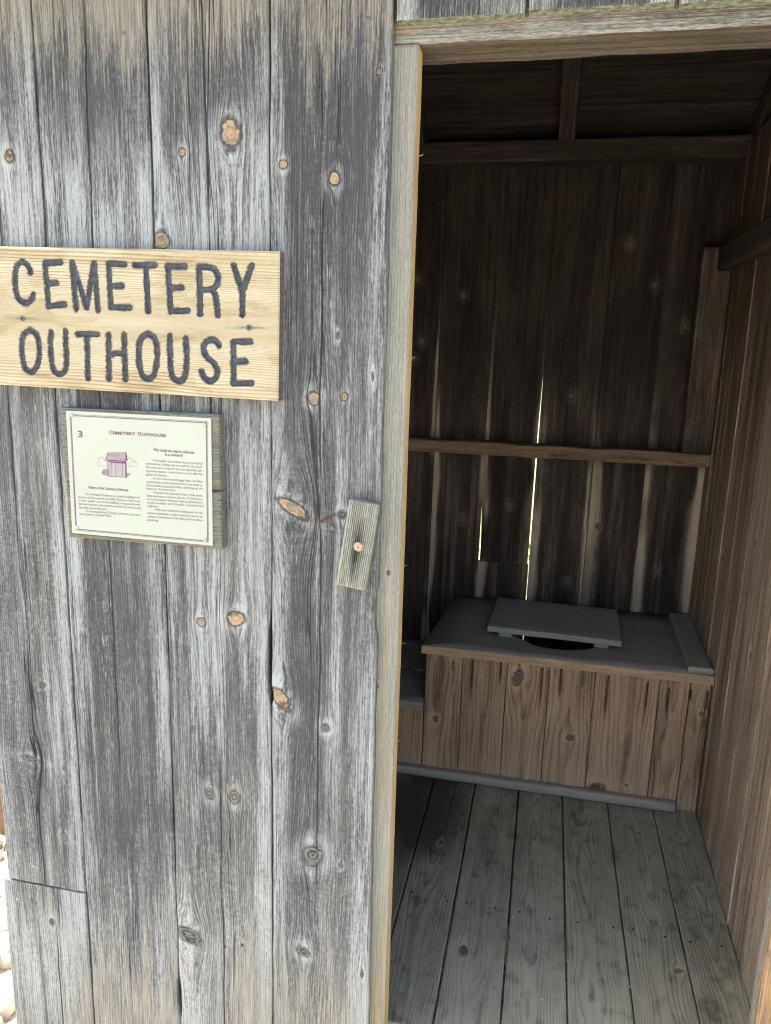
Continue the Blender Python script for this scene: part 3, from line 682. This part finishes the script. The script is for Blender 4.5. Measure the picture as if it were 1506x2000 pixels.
def slab_with_hole(name, parent, mat, x0, x1, y0, y1, z0, z1, hc, hr, edge_mat, seg=72, skew=0.0):
    """a seat board with an oval hole; grain along x"""
    N = seg; V = []; F = []; mi = []; sm = []
    def outer(t):
        c, s = math.cos(t), math.sin(t)
        k = min(((x1 - hc[0]) if c > 0 else (hc[0] - x0)) / max(abs(c), 1e-9), ((y1 - hc[1]) if s > 0 else (hc[1] - y0)) / max(abs(s), 1e-9))
        return hc[0] + c * k, hc[1] + s * k
    ang = sorted([2 * math.pi * i / N for i in range(N)] + [math.atan2(b - hc[1], a - hc[0]) % (2 * math.pi) for a in (x0, x1) for b in (y0, y1)])
    n = len(ang); fr = [0, .03, .12, .3, .6, 1.0]
    L_ = []
    for z in (z1, z0):
        for f in fr:
            for t in ang:
                hx, hy = hc[0] + hr[0] * math.cos(t), hc[1] + hr[1] * math.sin(t); ox, oy = outer(t)
                zz = z - (.003 if (f == 0 and z == z1) else 0) + (0.0012 * (float(vn(hx * 12, hy * 12, 5)) - .5) if z == z1 else 0)
                x_, y_ = hx + (ox - hx) * f, hy + (oy - hy) * f
                V.append([x_ + (skew * (y_ - y0) if x_ < 0 else 0), y_, zz])
    R_ = len(fr)
    for i in range(R_ - 1):
        for j in range(n):
            a, b = i * n + j, i * n + (j + 1) % n
            F.append([a, a + n, b + n, b]); mi.append(0); sm.append(True)
            o = R_ * n
            F.append([o + a, o + b, o + b + n, o + a + n]); mi.append(0); sm.append(False)
    for j in range(n):
        a, b = j, (j + 1) % n; o = R_ * n
        F.append([a, b, o + b, o + a]); mi.append(0); sm.append(False)
        a, b = (R_ - 1) * n + j, (R_ - 1) * n + (j + 1) % n
        F.append([b, a, o + a, o + b]); mi.append(1); sm.append(False)
    A = np.array(V); w = A[:, 1] - y0
    G = np.stack([A[:, 1] + 91.3, A[:, 0] + 3, A[:, 2] + 12], -1)
    dk = .35 * (fbm(A[:, 0] * 9, A[:, 1] * 12, 66) - .5) + .25 * sst(.2, .5, w) * (A[:, 2] > z0 + .01)
    MK = np.stack([0 * w, dk, .3 * sst(.05, .0, w), 1 + 0 * w], -1)
    AX = np.stack([0 * w, w * 200, .5 + 0 * w], -1)
    return link(name, V, F, [mat, edge_mat], parent, sm, {'grain': ('FLOAT_VECTOR', G), 'mask': ('FLOAT_COLOR', MK), 'aux': ('FLOAT_VECTOR', AX)}, mi)
slab_with_hole('seat_top', bench, W_SEAT, -.345, .5485, .783, 1.334, BH - .027, BH, (.082, 1.03), (.155, .155), W_PANEL, skew=.09)
plank('end_cleat', bench, W_SEAT, (.511, .80, BH + .017), X, Y, Z, .074, .52, .0165, nu=8, nv=40, bev=.005, masks=lambda u, v: (.05 + 0 * u, .15 + 0 * u, 0 * u), lean=.03)
plank('kick_strip', bench, W_SEAT, (-1.05, .768, .0165), -Z, X, np.array([0, -1, 0.0]), .031, 1.53, .0295, nu=8, nv=260, bev=.009, edge=.002, hgt=.0025, masks=lambda u, v: (.05 * (fbm(v * 9, u * 50, 3) - .5), .55 * sst(.0, -.02, u) + .1, .4 * sst(.55, .7, fbm(v * 6, u * 30, 5))))
for q in nw:
    dome('nail', bench, DARKM, (q[0], .7995, q[2]), (0, -1, 0), .0032, .0012, seg=8, rings=2)

low = empty('step_bench', (-.8, 1.07, 0.0), 'low dark step-down bench beside the taller bench', 'bench')
beam('seat_top', low, W_SEAT, (-1.06, .785, .2365), (-.3345, 1.332, .2635), 0, Z, nu=12, nv=30, bev=.004, masks=lambda u, v: (.35 + 0 * u, 0 * u, 0 * u))
lbx = [-1.05, -.94, -.79, -.64, -.5, -.333]
for i in range(5):
    cx = (lbx[i] + lbx[i + 1]) / 2; w = lbx[i + 1] - lbx[i]
    plank('front_panel', low, W_PANEL, (cx, .801, 0), X, Z, -Y, w - .002, .235, .02, nu=14 if i > 2 else 4, nv=30 if i > 2 else 6, bev=.001, masks=panel_masks(cx, 0, 450 + i, False))

# the loose lid
lid = empty('seat_lid', (.075, 1.05, BH), 'loose blue-grey wooden lid lying over the bench hole', 'lid')
lc = [pix(968, 1166, 2, BH + .034), pix(1206, 1191, 2, BH + .034), pix(1213, 1253, 2, BH + .034), pix(957, 1224, 2, BH + .034)]
ctr = sum(lc) / 4; lu = (lc[1] + lc[2]) / 2 - (lc[0] + lc[3]) / 2; lwid = np.linalg.norm(lu); lu /= lwid
lv = np.cross(Z, lu); ldep = abs(((lc[0] + lc[1]) / 2 - (lc[2] + lc[3]) / 2) @ lv)
f0 = ctr - lv * ldep / 2
LZ = BH + .0355
def lid_board(off, dep, dz):
    o = ctr - lu * lwid / 2 + lv * off; o[2] = LZ + dz
    plank('lid_board', lid, W_LID, o, -lv, lu, Z, dep, lwid, .019, nu=40, nv=90, bev=.003, edge=.003, hgt=.0012, masks=lambda u, v: (.25 * (fbm(u * 20, v * 5, 6) - .4), .25 * sst(.6, .75, fbm(u * 40, v * 3, 7)), 0 * u))
lid_board(0, ldep, 0)
for k in (-.36, .36):
    o = ctr + lu * lwid * k - lv * (ldep / 2 - .012); o[2] = LZ - .0195
    plank('lid_cleat', lid, W_LID, o, lu, lv, Z, .045, ldep - .03, .0155, nu=4, nv=8, bev=.002)

# ------------------------------------------------------------------ the carved sign
sc_ = np.array([-.7235, -.2645, 1.4346]); srot = math.radians(-.75); SW, SH, ST = .5465, .2443, .0205
sU = np.array([math.cos(srot), 0, math.sin(srot)]); sV = np.array([-math.sin(srot), 0, math.cos(srot)])
sign = empty('carved_sign', tuple(sc_ - sV * SH / 2 + Y * .012), 'golden pine board carved with the dark words CEMETERY OUTHOUSE', 'sign')
def sp(cx, cy):   # crop coordinates of the lettering study -> sign plane
    p = pix(cx / 2.6893, 470 + cy / 2.6893, 1, sc_[1]) - sc_
    return p @ sU, p @ sV
LET = [('C', [[(160, 168), (150, 132), (120, 108), (95, 120), (80, 160), (78, 220), (85, 280), (102, 317), (135, 330), (165, 314), (175, 280)]]),
       ('E', [[(237, 115), (255, 345)], [(237, 116), (318, 113)], [(250, 224), (296, 223)], [(255, 344), (338, 334)]]),
       ('M', [[(378, 112), (400, 358)], [(380, 118), (455, 350)], [(455, 350), (494, 118)], [(495, 118), (514, 362)]]),
       ('E', [[(570, 120), (583, 352)], [(570, 120), (655, 123)], [(580, 237), (640, 237)], [(583, 350), (680, 352)]]),
       ('T', [[(708, 128), (812, 130)], [(766, 132), (778, 370)]]),
       ('E', [[(882, 135), (896, 372)], [(882, 134), (972, 136)], [(890, 247), (954, 247)], [(896, 370), (984, 368)]]),
       ('R', [[(1045, 138), (1052, 385)], [(1045, 138), (1110, 140), (1140, 165), (1148, 205), (1135, 242), (1105, 257), (1055, 258)], [(1115, 258), (1135, 292), (1144, 390)]]),
       ('Y', [[(1228, 132), (1273, 268)], [(1322, 132), (1273, 268)], [(1273, 268), (1272, 388)]]),
       ('O', [[(155, 470), (185, 480), (203, 520), (208, 590), (200, 650), (175, 690), (150, 691), (128, 665), (115, 600), (114, 530), (126, 485), (155, 470)]]),
       ('U', [[(268, 482), (264, 560), (272, 650), (285, 690), (315, 705), (340, 690), (351, 640), (346, 560), (343, 475)]]),
       ('T', [[(408, 489), (510, 491)], [(456, 492), (462, 722)]]),
       ('H', [[(570, 495), (572, 725)], [(652, 495), (658, 730)], [(575, 606), (600, 592), (630, 590), (655, 601)]]),
       ('O', [[(780, 490), (812, 505), (826, 550), (825, 640), (812, 700), (785, 730), (755, 720), (735, 680), (727, 600), (732, 530), (750, 498), (780, 490)]]),
       ('U', [[(892, 500), (893, 600), (895, 680), (910, 725), (940, 742), (965, 728), (980, 680), (980, 590), (975, 512)]]),
       ('S', [[(1150, 552), (1135, 525), (1105, 518), (1075, 535), (1065, 575), (1085, 612), (1125, 642), (1145, 680), (1135, 720), (1105, 742), (1075, 725), (1057, 685)]]),
       ('E', [[(1226, 530), (1226, 750)], [(1226, 530), (1315, 531)], [(1238, 635), (1290, 632)], [(1226, 751), (1320, 750)]])]
def build_sign():
    nu, nv = 620, 290
    u = np.linspace(-SW / 2, SW / 2, nu + 1); v = np.linspace(-SH / 2, SH / 2, nv + 1)
    UU, VV = np.meshgrid(u, v)
    best = np.full(UU.shape, 9.0); who = np.zeros(UU.shape, int)
    for li, (_, strokes) in enumerate(LET):
        for st in strokes:
            pts = [sp(*p) for p in st]
            if len(pts) > 2:                      # round the corners of curved strokes
                for _ in range(2):
                    closed = pts[0] == pts[-1]
                    q = [pts[0]]
                    for a, b in zip(pts[:-1], pts[1:]):
                        q += [(a[0] * .75 + b[0] * .25, a[1] * .75 + b[1] * .25), (a[0] * .25 + b[0] * .75, a[1] * .25 + b[1] * .75)]
                    pts = q + [pts[-1]]
            for (ax, ay), (bx, by) in zip(pts[:-1], pts[1:]):
                dx, dy = bx - ax, by - ay; L2 = dx * dx + dy * dy + 1e-12
                t = np.clip(((UU - ax) * dx + (VV - ay) * dy) / L2, 0, 1)
                d = np.hypot(UU - ax - t * dx, VV - ay - t * dy)
                w = d < best; best[w] = d[w]; who[w] = li
    HW = .0050
    wob = best + .0016 * (fbm(UU * 110, VV * 110, 3, 3) - .5)
    depth = .0062 * np.sqrt(np.clip(1 - (wob / HW) ** 2, 0, 1)) * (.85 + .3 * fbm(UU * 260, VV * 260, 8, 2))
    base = .0004 * (fbm(UU * 8, VV * 120, 5, 3) - .5)
    em = np.minimum(np.minimum(UU + SW / 2, SW / 2 - UU), np.minimum(VV + SH / 2, SH / 2 - VV))
    H = base - depth - .002 * (1 - sst(0, .003, em))
    P = sc_ + UU[..., None] * sU + VV[..., None] * sV - H[..., None] * Y
    cellwho = np.where((wob < HW), who, -1)
    cw = cellwho[:-1, :-1]; fw = np.where((wob[:-1, :-1] + wob[1:, 1:]) / 2 < HW, who[:-1, :-1], -1)
    idx = np.arange((nu + 1) * (nv + 1)).reshape(nv + 1, nu + 1)
    Q = np.stack([idx[:-1, :-1], idx[:-1, 1:], idx[1:, 1:], idx[1:, :-1]], -1)
    # grain along u; the rings crowd at mid height
    fuzz = np.exp(-((best - HW) / .0026) ** 2) * sst(.38, .62, fbm(UU * 60, VV * 330, 9, 3)) * (best > HW * .9) + .55 * np.exp(-np.clip(best - HW, 0, 1) / .0014)
    # stains that run along the grain at the two screws
    for (qx, qy) in ((118, 409), (1308, 457)):
        a, b = sp(qx, qy)
        fuzz = fuzz + .85 * np.exp(-((VV - b) / (.0035 + .002 * fbm(UU * 20, VV * 100, 4))) ** 2) * np.exp(-(np.abs(UU - a) / .04))
    rr = (VV - .01) * 140 + 30 * np.tanh((VV - .0) / .042) + 2.2 * fbm(UU * 3.5, VV * 18, 21, 3) + UU * 3
    dk = .8 * (fbm(UU * 5, VV * 45, 31, 3) - .5) + .35 * sst(.56, .7, fbm(UU * 11, VV * 40, 41, 4)) + .3 * sst(.5, .7, fbm(UU * 7, VV * 18, 33)) * (sst(.088, .105, VV) + sst(-.085, -.105, VV)) - .15
    ptpos = P.reshape(-1, 3)
    G = np.stack([VV + 55.1, UU + 4, 0 * UU + 7], -1).reshape(-1, 3)
    MK = np.stack([0 * UU, dk, 0 * UU, 1 + 0 * UU], -1).reshape(-1, 4)
    AX = np.stack([np.clip(fuzz, 0, 1), rr, .5 + 0 * UU], -1).reshape(-1, 3)
    def sub(name, sel, mat, extra=None):
        q = Q[sel].reshape(-1, 4); used, inv = np.unique(q, return_inverse=True); f = inv.reshape(-1, 4)
        V_ = ptpos[used]; F_ = f.tolist(); g, mk, ax = G[used], MK[used], AX[used]; sm = [True] * len(F_)
        if extra:      # sides and back of the board
            b = len(V_)
            cs = [(-1, -1), (1, -1), (1, 1), (-1, 1)]
            fr_ = [sc_ + a * SW / 2 * sU + c * SH / 2 * sV + .002 * Y for a, c in cs]; bk = [p + Y * ST for p in fr_]
            V_ = np.concatenate([V_, fr_, bk]); g = np.concatenate([g, [[c * SH / 2 + 55, a * SW / 2 + 4, 7 + d * .02] for d in (0, 1) for a, c in cs]])
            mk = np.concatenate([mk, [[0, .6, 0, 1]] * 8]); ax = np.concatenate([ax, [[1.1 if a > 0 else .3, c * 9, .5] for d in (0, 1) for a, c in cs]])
            for i in range(4): F_.append([b + i, b + 4 + i, b + 4 + (i + 1) % 4, b + (i + 1) % 4]); sm.append(False)
            F_.append([b + 7, b + 6, b + 5, b + 4]); sm.append(False)
        return link(name, V_, F_, mat, sign, sm, {'grain': ('FLOAT_VECTOR', g), 'mask': ('FLOAT_COLOR', mk), 'aux': ('FLOAT_VECTOR', ax)})
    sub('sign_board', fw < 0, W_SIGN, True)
    for li in range(len(LET)):
        sub('letter', fw == li, PAINT)
build_sign()
def screw(name, parent, mat, c, n, r, h, slots, rot=0.0, slotmat=DARKM):
    o = dome(name, parent, mat, c, n, r, h, seg=18, rings=4)
    c, n = np.array(c, float), np.array(n, float)
    for k in range(slots):
        a = rot + k * math.pi / 2; d = np.array([math.cos(a), 0, math.sin(a)]); e = np.cross(n, d); top = c + n * (h + .0003)
        L_ = r * (.98 if slots == 1 else .62); w = r * (.11 if slots == 1 else .13)
        dn = n * (h * (.95 if slots == 1 else .38))
        V = [top - d * L_ * 1 - dn + e * w, top - d * L_ - dn - e * w, top - e * w, top + e * w, top + d * L_ - dn - e * w, top + d * L_ - dn + e * w]
        link('screw_slot', V, [[0, 1, 2, 3], [3, 2, 4, 5]], slotmat, o)
    return o
for (qx, qy, rt) in ((118, 409, .3), (1308, 457, .9)):
    a, b = sp(qx, qy); screw('screw', sign, NAILM, sc_ + a * sU + b * sV, (0, -1, 0), .0054, .0012, 2, rt)

# ------------------------------------------------------------------ the information plaque
pcx = np.array([-.7165, -.2635, 1.1577]); PW, PH = .3125, .2457; prot = math.radians(.35)
pU = np.array([math.cos(prot), 0, math.sin(prot)]); pV = np.array([-math.sin(prot), 0, math.cos(prot)])
plq = empty('information_plaque', tuple(pcx - pV * PH / 2 + Y * .012), 'pale mint printed plaque with purple border on a grey wood backing', 'plaque')
zb = [-PH / 2, -.0139, PH / 2]
for i in range(2):
    h_ = zb[i + 1] - zb[i]; o = pcx - pU * PW / 2 + pV * (zb[i] + zb[i + 1]) / 2
    plank('backing_board', plq, W_PLQ, o, -pV, pU, -Y, h_ - .0012, PW, .022, nu=50, nv=70, bev=.004, edge=.0012, hgt=.0008, ringf=lambda g, v, pid: g * 260 + 1.5 * fbm(g * 9, v * 4, 4), masks=lambda u, v: (.25 * (fbm(u * 12, v * 9, 8) - .45) - .05, 0 * u, 0 * u))
PLY = -.2658
def pp(cx, cy, y=PLY): return pix(100 + cx / 4.1833, 780 + cy / 4.1833, 1, y)
quad = [pp(120, 92), pp(1306, 155), pp(1320, 1196), pp(172, 1092)]
def flat_poly(name, parent, mat, pts, th):
    pts = [np.array(p, float) for p in pts]; n = len(pts)
    V = pts + [p + Y * th for p in pts]
    F = [list(range(n))[::-1], list(range(n, 2 * n))] + [[i, (i + 1) % n, n + (i + 1) % n, n + i] for i in range(n)]
    o = link(name, V, F, mat, parent); return o
plate = flat_poly('plate', plq, MINT, quad, .0017)
def ribbon(name, parent, mat, lines, y):
    """flat printed strokes: lines of (points in crop pixels, width in crop pixels)"""
    V = []; F = []
    for pts, wd in lines:
        P_ = [pp(a, b, y) for a, b in pts]; hw = wd / 4.18 * .0009 / 2
        for a, b in zip(P_[:-1], P_[1:]):
            d = b - a; l = np.linalg.norm(d)
            if l < 1e-9: continue
            e = np.cross(d / l, Y) * hw; k = len(V); ext = d / l * hw * .6
            V += [a - ext + e, a - ext - e, b + ext - e, b + ext + e]; F.append([k, k + 1, k + 2, k + 3])
    return link(name, V, F, mat, parent)
YI = PLY - .0004
ribbon('border_line', plate, INK, [([(160, 132), (1266, 192), (1277, 1158), (206, 1060), (160, 132)], 7)], YI)
ribbon('border_line', plate, INK, [([(152, 122), (1274, 182), (1285, 1168), (200, 1068), (152, 122)], 3)], YI)
ill = []
r_ = random.Random(2)
for i in range(9): ill.append(([(460 - i * 1.9, 437 + i * 7.6), (608 - i * .3, 434 + i * 8.0)], 3.2))
for i in range(22):
    xx = 462 + r_.random() * 140; yy = 440 + r_.random() * 52; ill.append(([(xx, yy), (xx - 1, yy + 8)], 2.6))
ill += [([(460, 436), (445, 497), (605, 503), (612, 434)], 4), ([(608, 434), (622, 500)], 7), ([(612, 450), (616, 498)], 8), ([(465, 504), (604, 512)], 14), ([(480, 514), (600, 520)], 9)]
for i in range(16):
    t = i / 15; x0 = 464 + t * 148; ill.append(([(x0, 512 + t * 6), (x0 + 2 - t * 2, 626 + t * 10)], 2.6 if i % 3 else 4.6))
ill += [([(608, 512), (612, 636)], 12), ([(460, 504), (464, 628), (612, 638)], 4)]
for i in range(7): ill.append(([(412 + i * 2, 606 - i * 5), (462, 626 - i * 9)], 4.5)); ill.append(([(616, 604 + i * 5), (648 - i * 4, 606 + i * 5)], 3.4 if i % 2 else 2.2))
def scrib(cx, cy, rx, ry, n, seed):
    rr = random.Random(seed); o = []
    for i in range(n):
        a = math.pi + math.pi * i / (n - 1); o.append((cx + rx * math.cos(a) + rr.uniform(-5, 5), cy + ry * math.sin(a) + rr.uniform(-5, 5)))
    return o
ill += [(scrib(412, 520, 34, 46, 12, 1), 2.2), (scrib(640, 525, 44, 40, 12, 2), 2.2), (scrib(668, 535, 30, 30, 9, 3), 2.0), ([(375, 542), (455, 549)], 2), ([(622, 545), (705, 556)], 2), ([(430, 640), (470, 652)], 1.5), ([(590, 385), (597, 373)], 2.4)]
ribbon('illustration', plate, PURPLE, ill, YI)

def text_line(body, p0, p1, size, mat, bold=0.0, fit=True, y=YI):
    """one printed line from p0 to p1 (crop pixels, middle of the letters' height)"""
    cu = bpy.data.curves.new('text', 'FONT'); cu.body = body; cu.size = 1.0; cu.offset = bold; cu.resolution_u = 2
    ob = bpy.data.objects.new('text', cu); col.objects.link(ob)
    dg = bpy.context.evaluated_depsgraph_get(); me = ob.evaluated_get(dg).to_mesh()
    co = np.array([v.co[:] for v in me.vertices]); fs = [list(p.vertices) for p in me.polygons]
    ob.evaluated_get(dg).to_mesh_clear(); bpy.data.objects.remove(ob); bpy.data.curves.remove(cu)
    a, b = pp(*p0, y), pp(*p1, y); d = b - a; L_ = np.linalg.norm(d); d /= L_; up = np.cross(d, -Y) * -1
    if up[2] < 0: up = -up
    wx = co[:, 0].max() - co[:, 0].min()
    kx = L_ / wx if fit else size
    V = a + ((co[:, 0] - co[:, 0].min()) * kx)[:, None] * d + ((co[:, 1] - .33) * size)[:, None] * up
    n_ = np.cross(V[fs[0][1]] - V[fs[0][0]], V[fs[0][2]] - V[fs[0][0]])
    if n_[1] > 0: fs = [f[::-1] for f in fs]
    return link('text_line', V, fs, mat, plate)
TS = .0074
text_line('3', (217, 283), (258, 285), .0164, INK, .03)
text_line('C', (473, 270), (498, 271), .0094, INK, .03); text_line('EMETERY', (503, 274), (690, 283), .0073, INK, .035)
text_line('O', (707, 282), (736, 284), .0094, INK, .03); text_line('UTHOUSE', (741, 287), (937, 297), .0073, INK, .035)
text_line('Why would you need an outhouse', (832, 411), (1167, 434), TS, INK2, .02); text_line('in a cemetery?', (930, 450), (1076, 458), TS, INK2, .02)
text_line('History of the Cemetery Outhouse', (305, 718), (630, 742), TS, INK2, .02)
RC = [('In Freistadt, as in other church-centered', 830, 498, 1235, 525), ('communities, Sunday was set aside for the Lord.', 772, 523, 1235, 553), ('Not only was it a day of rest, but especially dur-', 774, 553, 1236, 583),
      ('ing warm weather, it was a time to look after the', 775, 583, 1236, 612), ('graves of relatives.', 776, 613, 945, 623), ('In the horse-and-buggy days, families', 835, 645, 1236, 672),
      ('would bring a lunch and have their noon meal on', 777, 672, 1237, 702), ('the cemetery grounds before hitching up the', 778, 700, 1238, 730), ('horses for the drive home.', 779, 728, 1015, 743),
      ('Because the cemetery was a wide open,', 838, 760, 1238, 787), ('fairly level area, it became the site of church pic-', 781, 786, 1238, 816), ('nics and mission festivals where parishioners', 782, 814, 1239, 844),
      ('could socialize with friends, relatives and', 783, 842, 1239, 872), ('neighbors.', 784, 869, 876, 876), ('With that much time being spent on the', 845, 900, 1239, 928), ('cemetery grounds, a clean outhouse was an es-', 785, 926, 1240, 958),
      ('sential convenience in the days before indoor', 786, 955, 1241, 988), ('plumbing.', 787, 984, 875, 990)]
LC = [('The Cemetery Outhouse is a typical building from', 277, 772, 725, 803), ('the turn-of-the-century (i.e.1900). Because of the more', 221, 797, 726, 832), ('or less "public" use of this building it was partitioned', 223, 824, 727, 860),
      ('into two sections. One entrance was for the women and', 225, 852, 728, 888), ('the other was for the men.', 227, 882, 452, 897), ("It was moved from Trinity's cemetery to its pre-", 287, 912, 729, 945), ("sent location in the late 1960's.", 230, 935, 496, 953)]
for (b_, x0, y0, x1, y1) in RC + LC: text_line(b_, (x0, y0), (x1, y1), TS * .82, INK2, .0)
for (qx, qy) in ((170, 131), (1254, 205), (208, 1048), (1258, 1152)):
    o = dome('rivet', plate, STEEL, pp(qx, qy, PLY), (0, -1, 0), .0037, .0024, seg=14, rings=4)

# ------------------------------------------------------------------ the turn button that holds the door shut
tc_ = [pix(681, 976, 1, -.268), pix(741, 988, 1, -.268), pix(713, 1157, 1, -.268), pix(656, 1142, 1, -.268)]
tm = sum(tc_) / 4; tv = (tc_[0] + tc_[1]) / 2 - (tc_[2] + tc_[3]) / 2; tL = np.linalg.norm(tv); tv /= tL; tu = np.cross(tv, -Y); tw = np.linalg.norm(((tc_[1] + tc_[2]) - (tc_[0] + tc_[3])) / 2)
if tu[0] < 0: tu = -tu
btn = empty('turn_button', tuple(tm - tv * tL / 2 + Y * .028), 'ridged weathered wooden turn button screwed beside the doorway', 'latch')
def bt_h(u, v):
    rid = .0009 * np.sin((u + .0012 * (fbm(v * 9, u * 20, 3) - .5)) * 2 * math.pi / .0035)
    e = np.minimum(v, tL - v); return rid * sst(0, .006, e) - .004 * (1 - sst(0, .006, e))
def bt_m(u, v):
    st = np.exp(-(u / .011) ** 2) * (np.exp(-((v - tL * .46) / .046) ** 2) * 1.0) * (.55 + .9 * fbm(u * 90, v * 9, 6))
    gr = .55 * (.5 - .5 * np.sin((u + .0012 * (fbm(v * 9, u * 20, 3) - .5)) * 2 * math.pi / .0035))
    return .95 * st + gr - .05, .45 + 0 * u, 0 * u
plank('button_block', btn, W_BTN, tm - tv * tL / 2, tu, tv, -Y, tw, tL, .0265, nu=120, nv=90, bev=.003, edge=.001, hgt=.0006, height=bt_h, masks=bt_m)
screw('screw', btn, COPPER, pix(700, 1068, 1, -.2685), (0, -1, 0), .0088, .0026, 1, math.radians(58))

# ------------------------------------------------------------------ a post standing on the grass past the corner
pp0 = np.array([-1.70, .52, GZ - .05])
post = empty('wooden_post', (pp0[0], pp0[1], GZ), 'brown wooden post on the grass past the wall corner', 'post')
beam('post_shaft', post, W_POST, pp0 - [.05, .05, 0], pp0 + [.05, .05, .32], 2, -Y, nu=4, nv=10, bev=.006)
link('post_cap', [pp0 + [a * .056, b * .056, .321] for a, b in ((-1, -1), (1, -1), (1, 1), (-1, 1))] + [pp0 + [a * .056, b * .056, .345] for a, b in ((-1, -1), (1, -1), (1, 1), (-1, 1))] + [pp0 + [0, 0, .38]],
     [[3, 2, 1, 0]] + [[i, (i + 1) % 4, 4 + (i + 1) % 4, 4 + i] for i in range(4)] + [[4 + i, 4 + (i + 1) % 4, 8] for i in range(4)], SHINGLE, post)

# ------------------------------------------------------------------ specks of litter on the floor and the seat
def litter():
    V = []; F = []; r = random.Random(21)
    for i in range(90):
        if i < 75: x, y, z = r.uniform(-.22, .51), r.uniform(-.15, .74), .0022
        else: x, y, z = r.uniform(.3, .45), r.uniform(.8, 1.3), BH + .002
        a = r.uniform(0, 3.14); l = r.uniform(.0012, .0035) * (2.4 if r.random() < .15 else 1); w = r.uniform(.0006, .0014); h = r.uniform(.0006, .0014)
        d = np.array([math.cos(a), math.sin(a), 0]) * l; e = np.array([-math.sin(a), math.cos(a), 0]) * w; p = np.array([x, y, z]); b = len(V)
        V += [p - d, p + e, p + d, p - e, p + Z * h]; F += [[b, b + 3, b + 2, b + 1], [b, b + 1, b + 4], [b + 1, b + 2, b + 4], [b + 2, b + 3, b + 4], [b + 3, b, b + 4]]
    return link('litter', V, F, STONE)
tag(litter(), 'tiny pale crumbs and splinters scattered on the floorboards', 'litter', kind='stuff')

# nail heads along the joist lines of the floor
for i in range(6, 12):
    for (dx, y_) in ((-.045, .225), (.04, .222), (.002, .655)):
        dome('floor_nail', house, DARKM, ((fx[i] + fx[i + 1]) / 2 + dx + rng.uniform(-.012, .012), y_ + rng.uniform(-.012, .012), .0003), (0, 0, 1), .0032, .0008, up=(1, 0, 0), seg=8, rings=2)
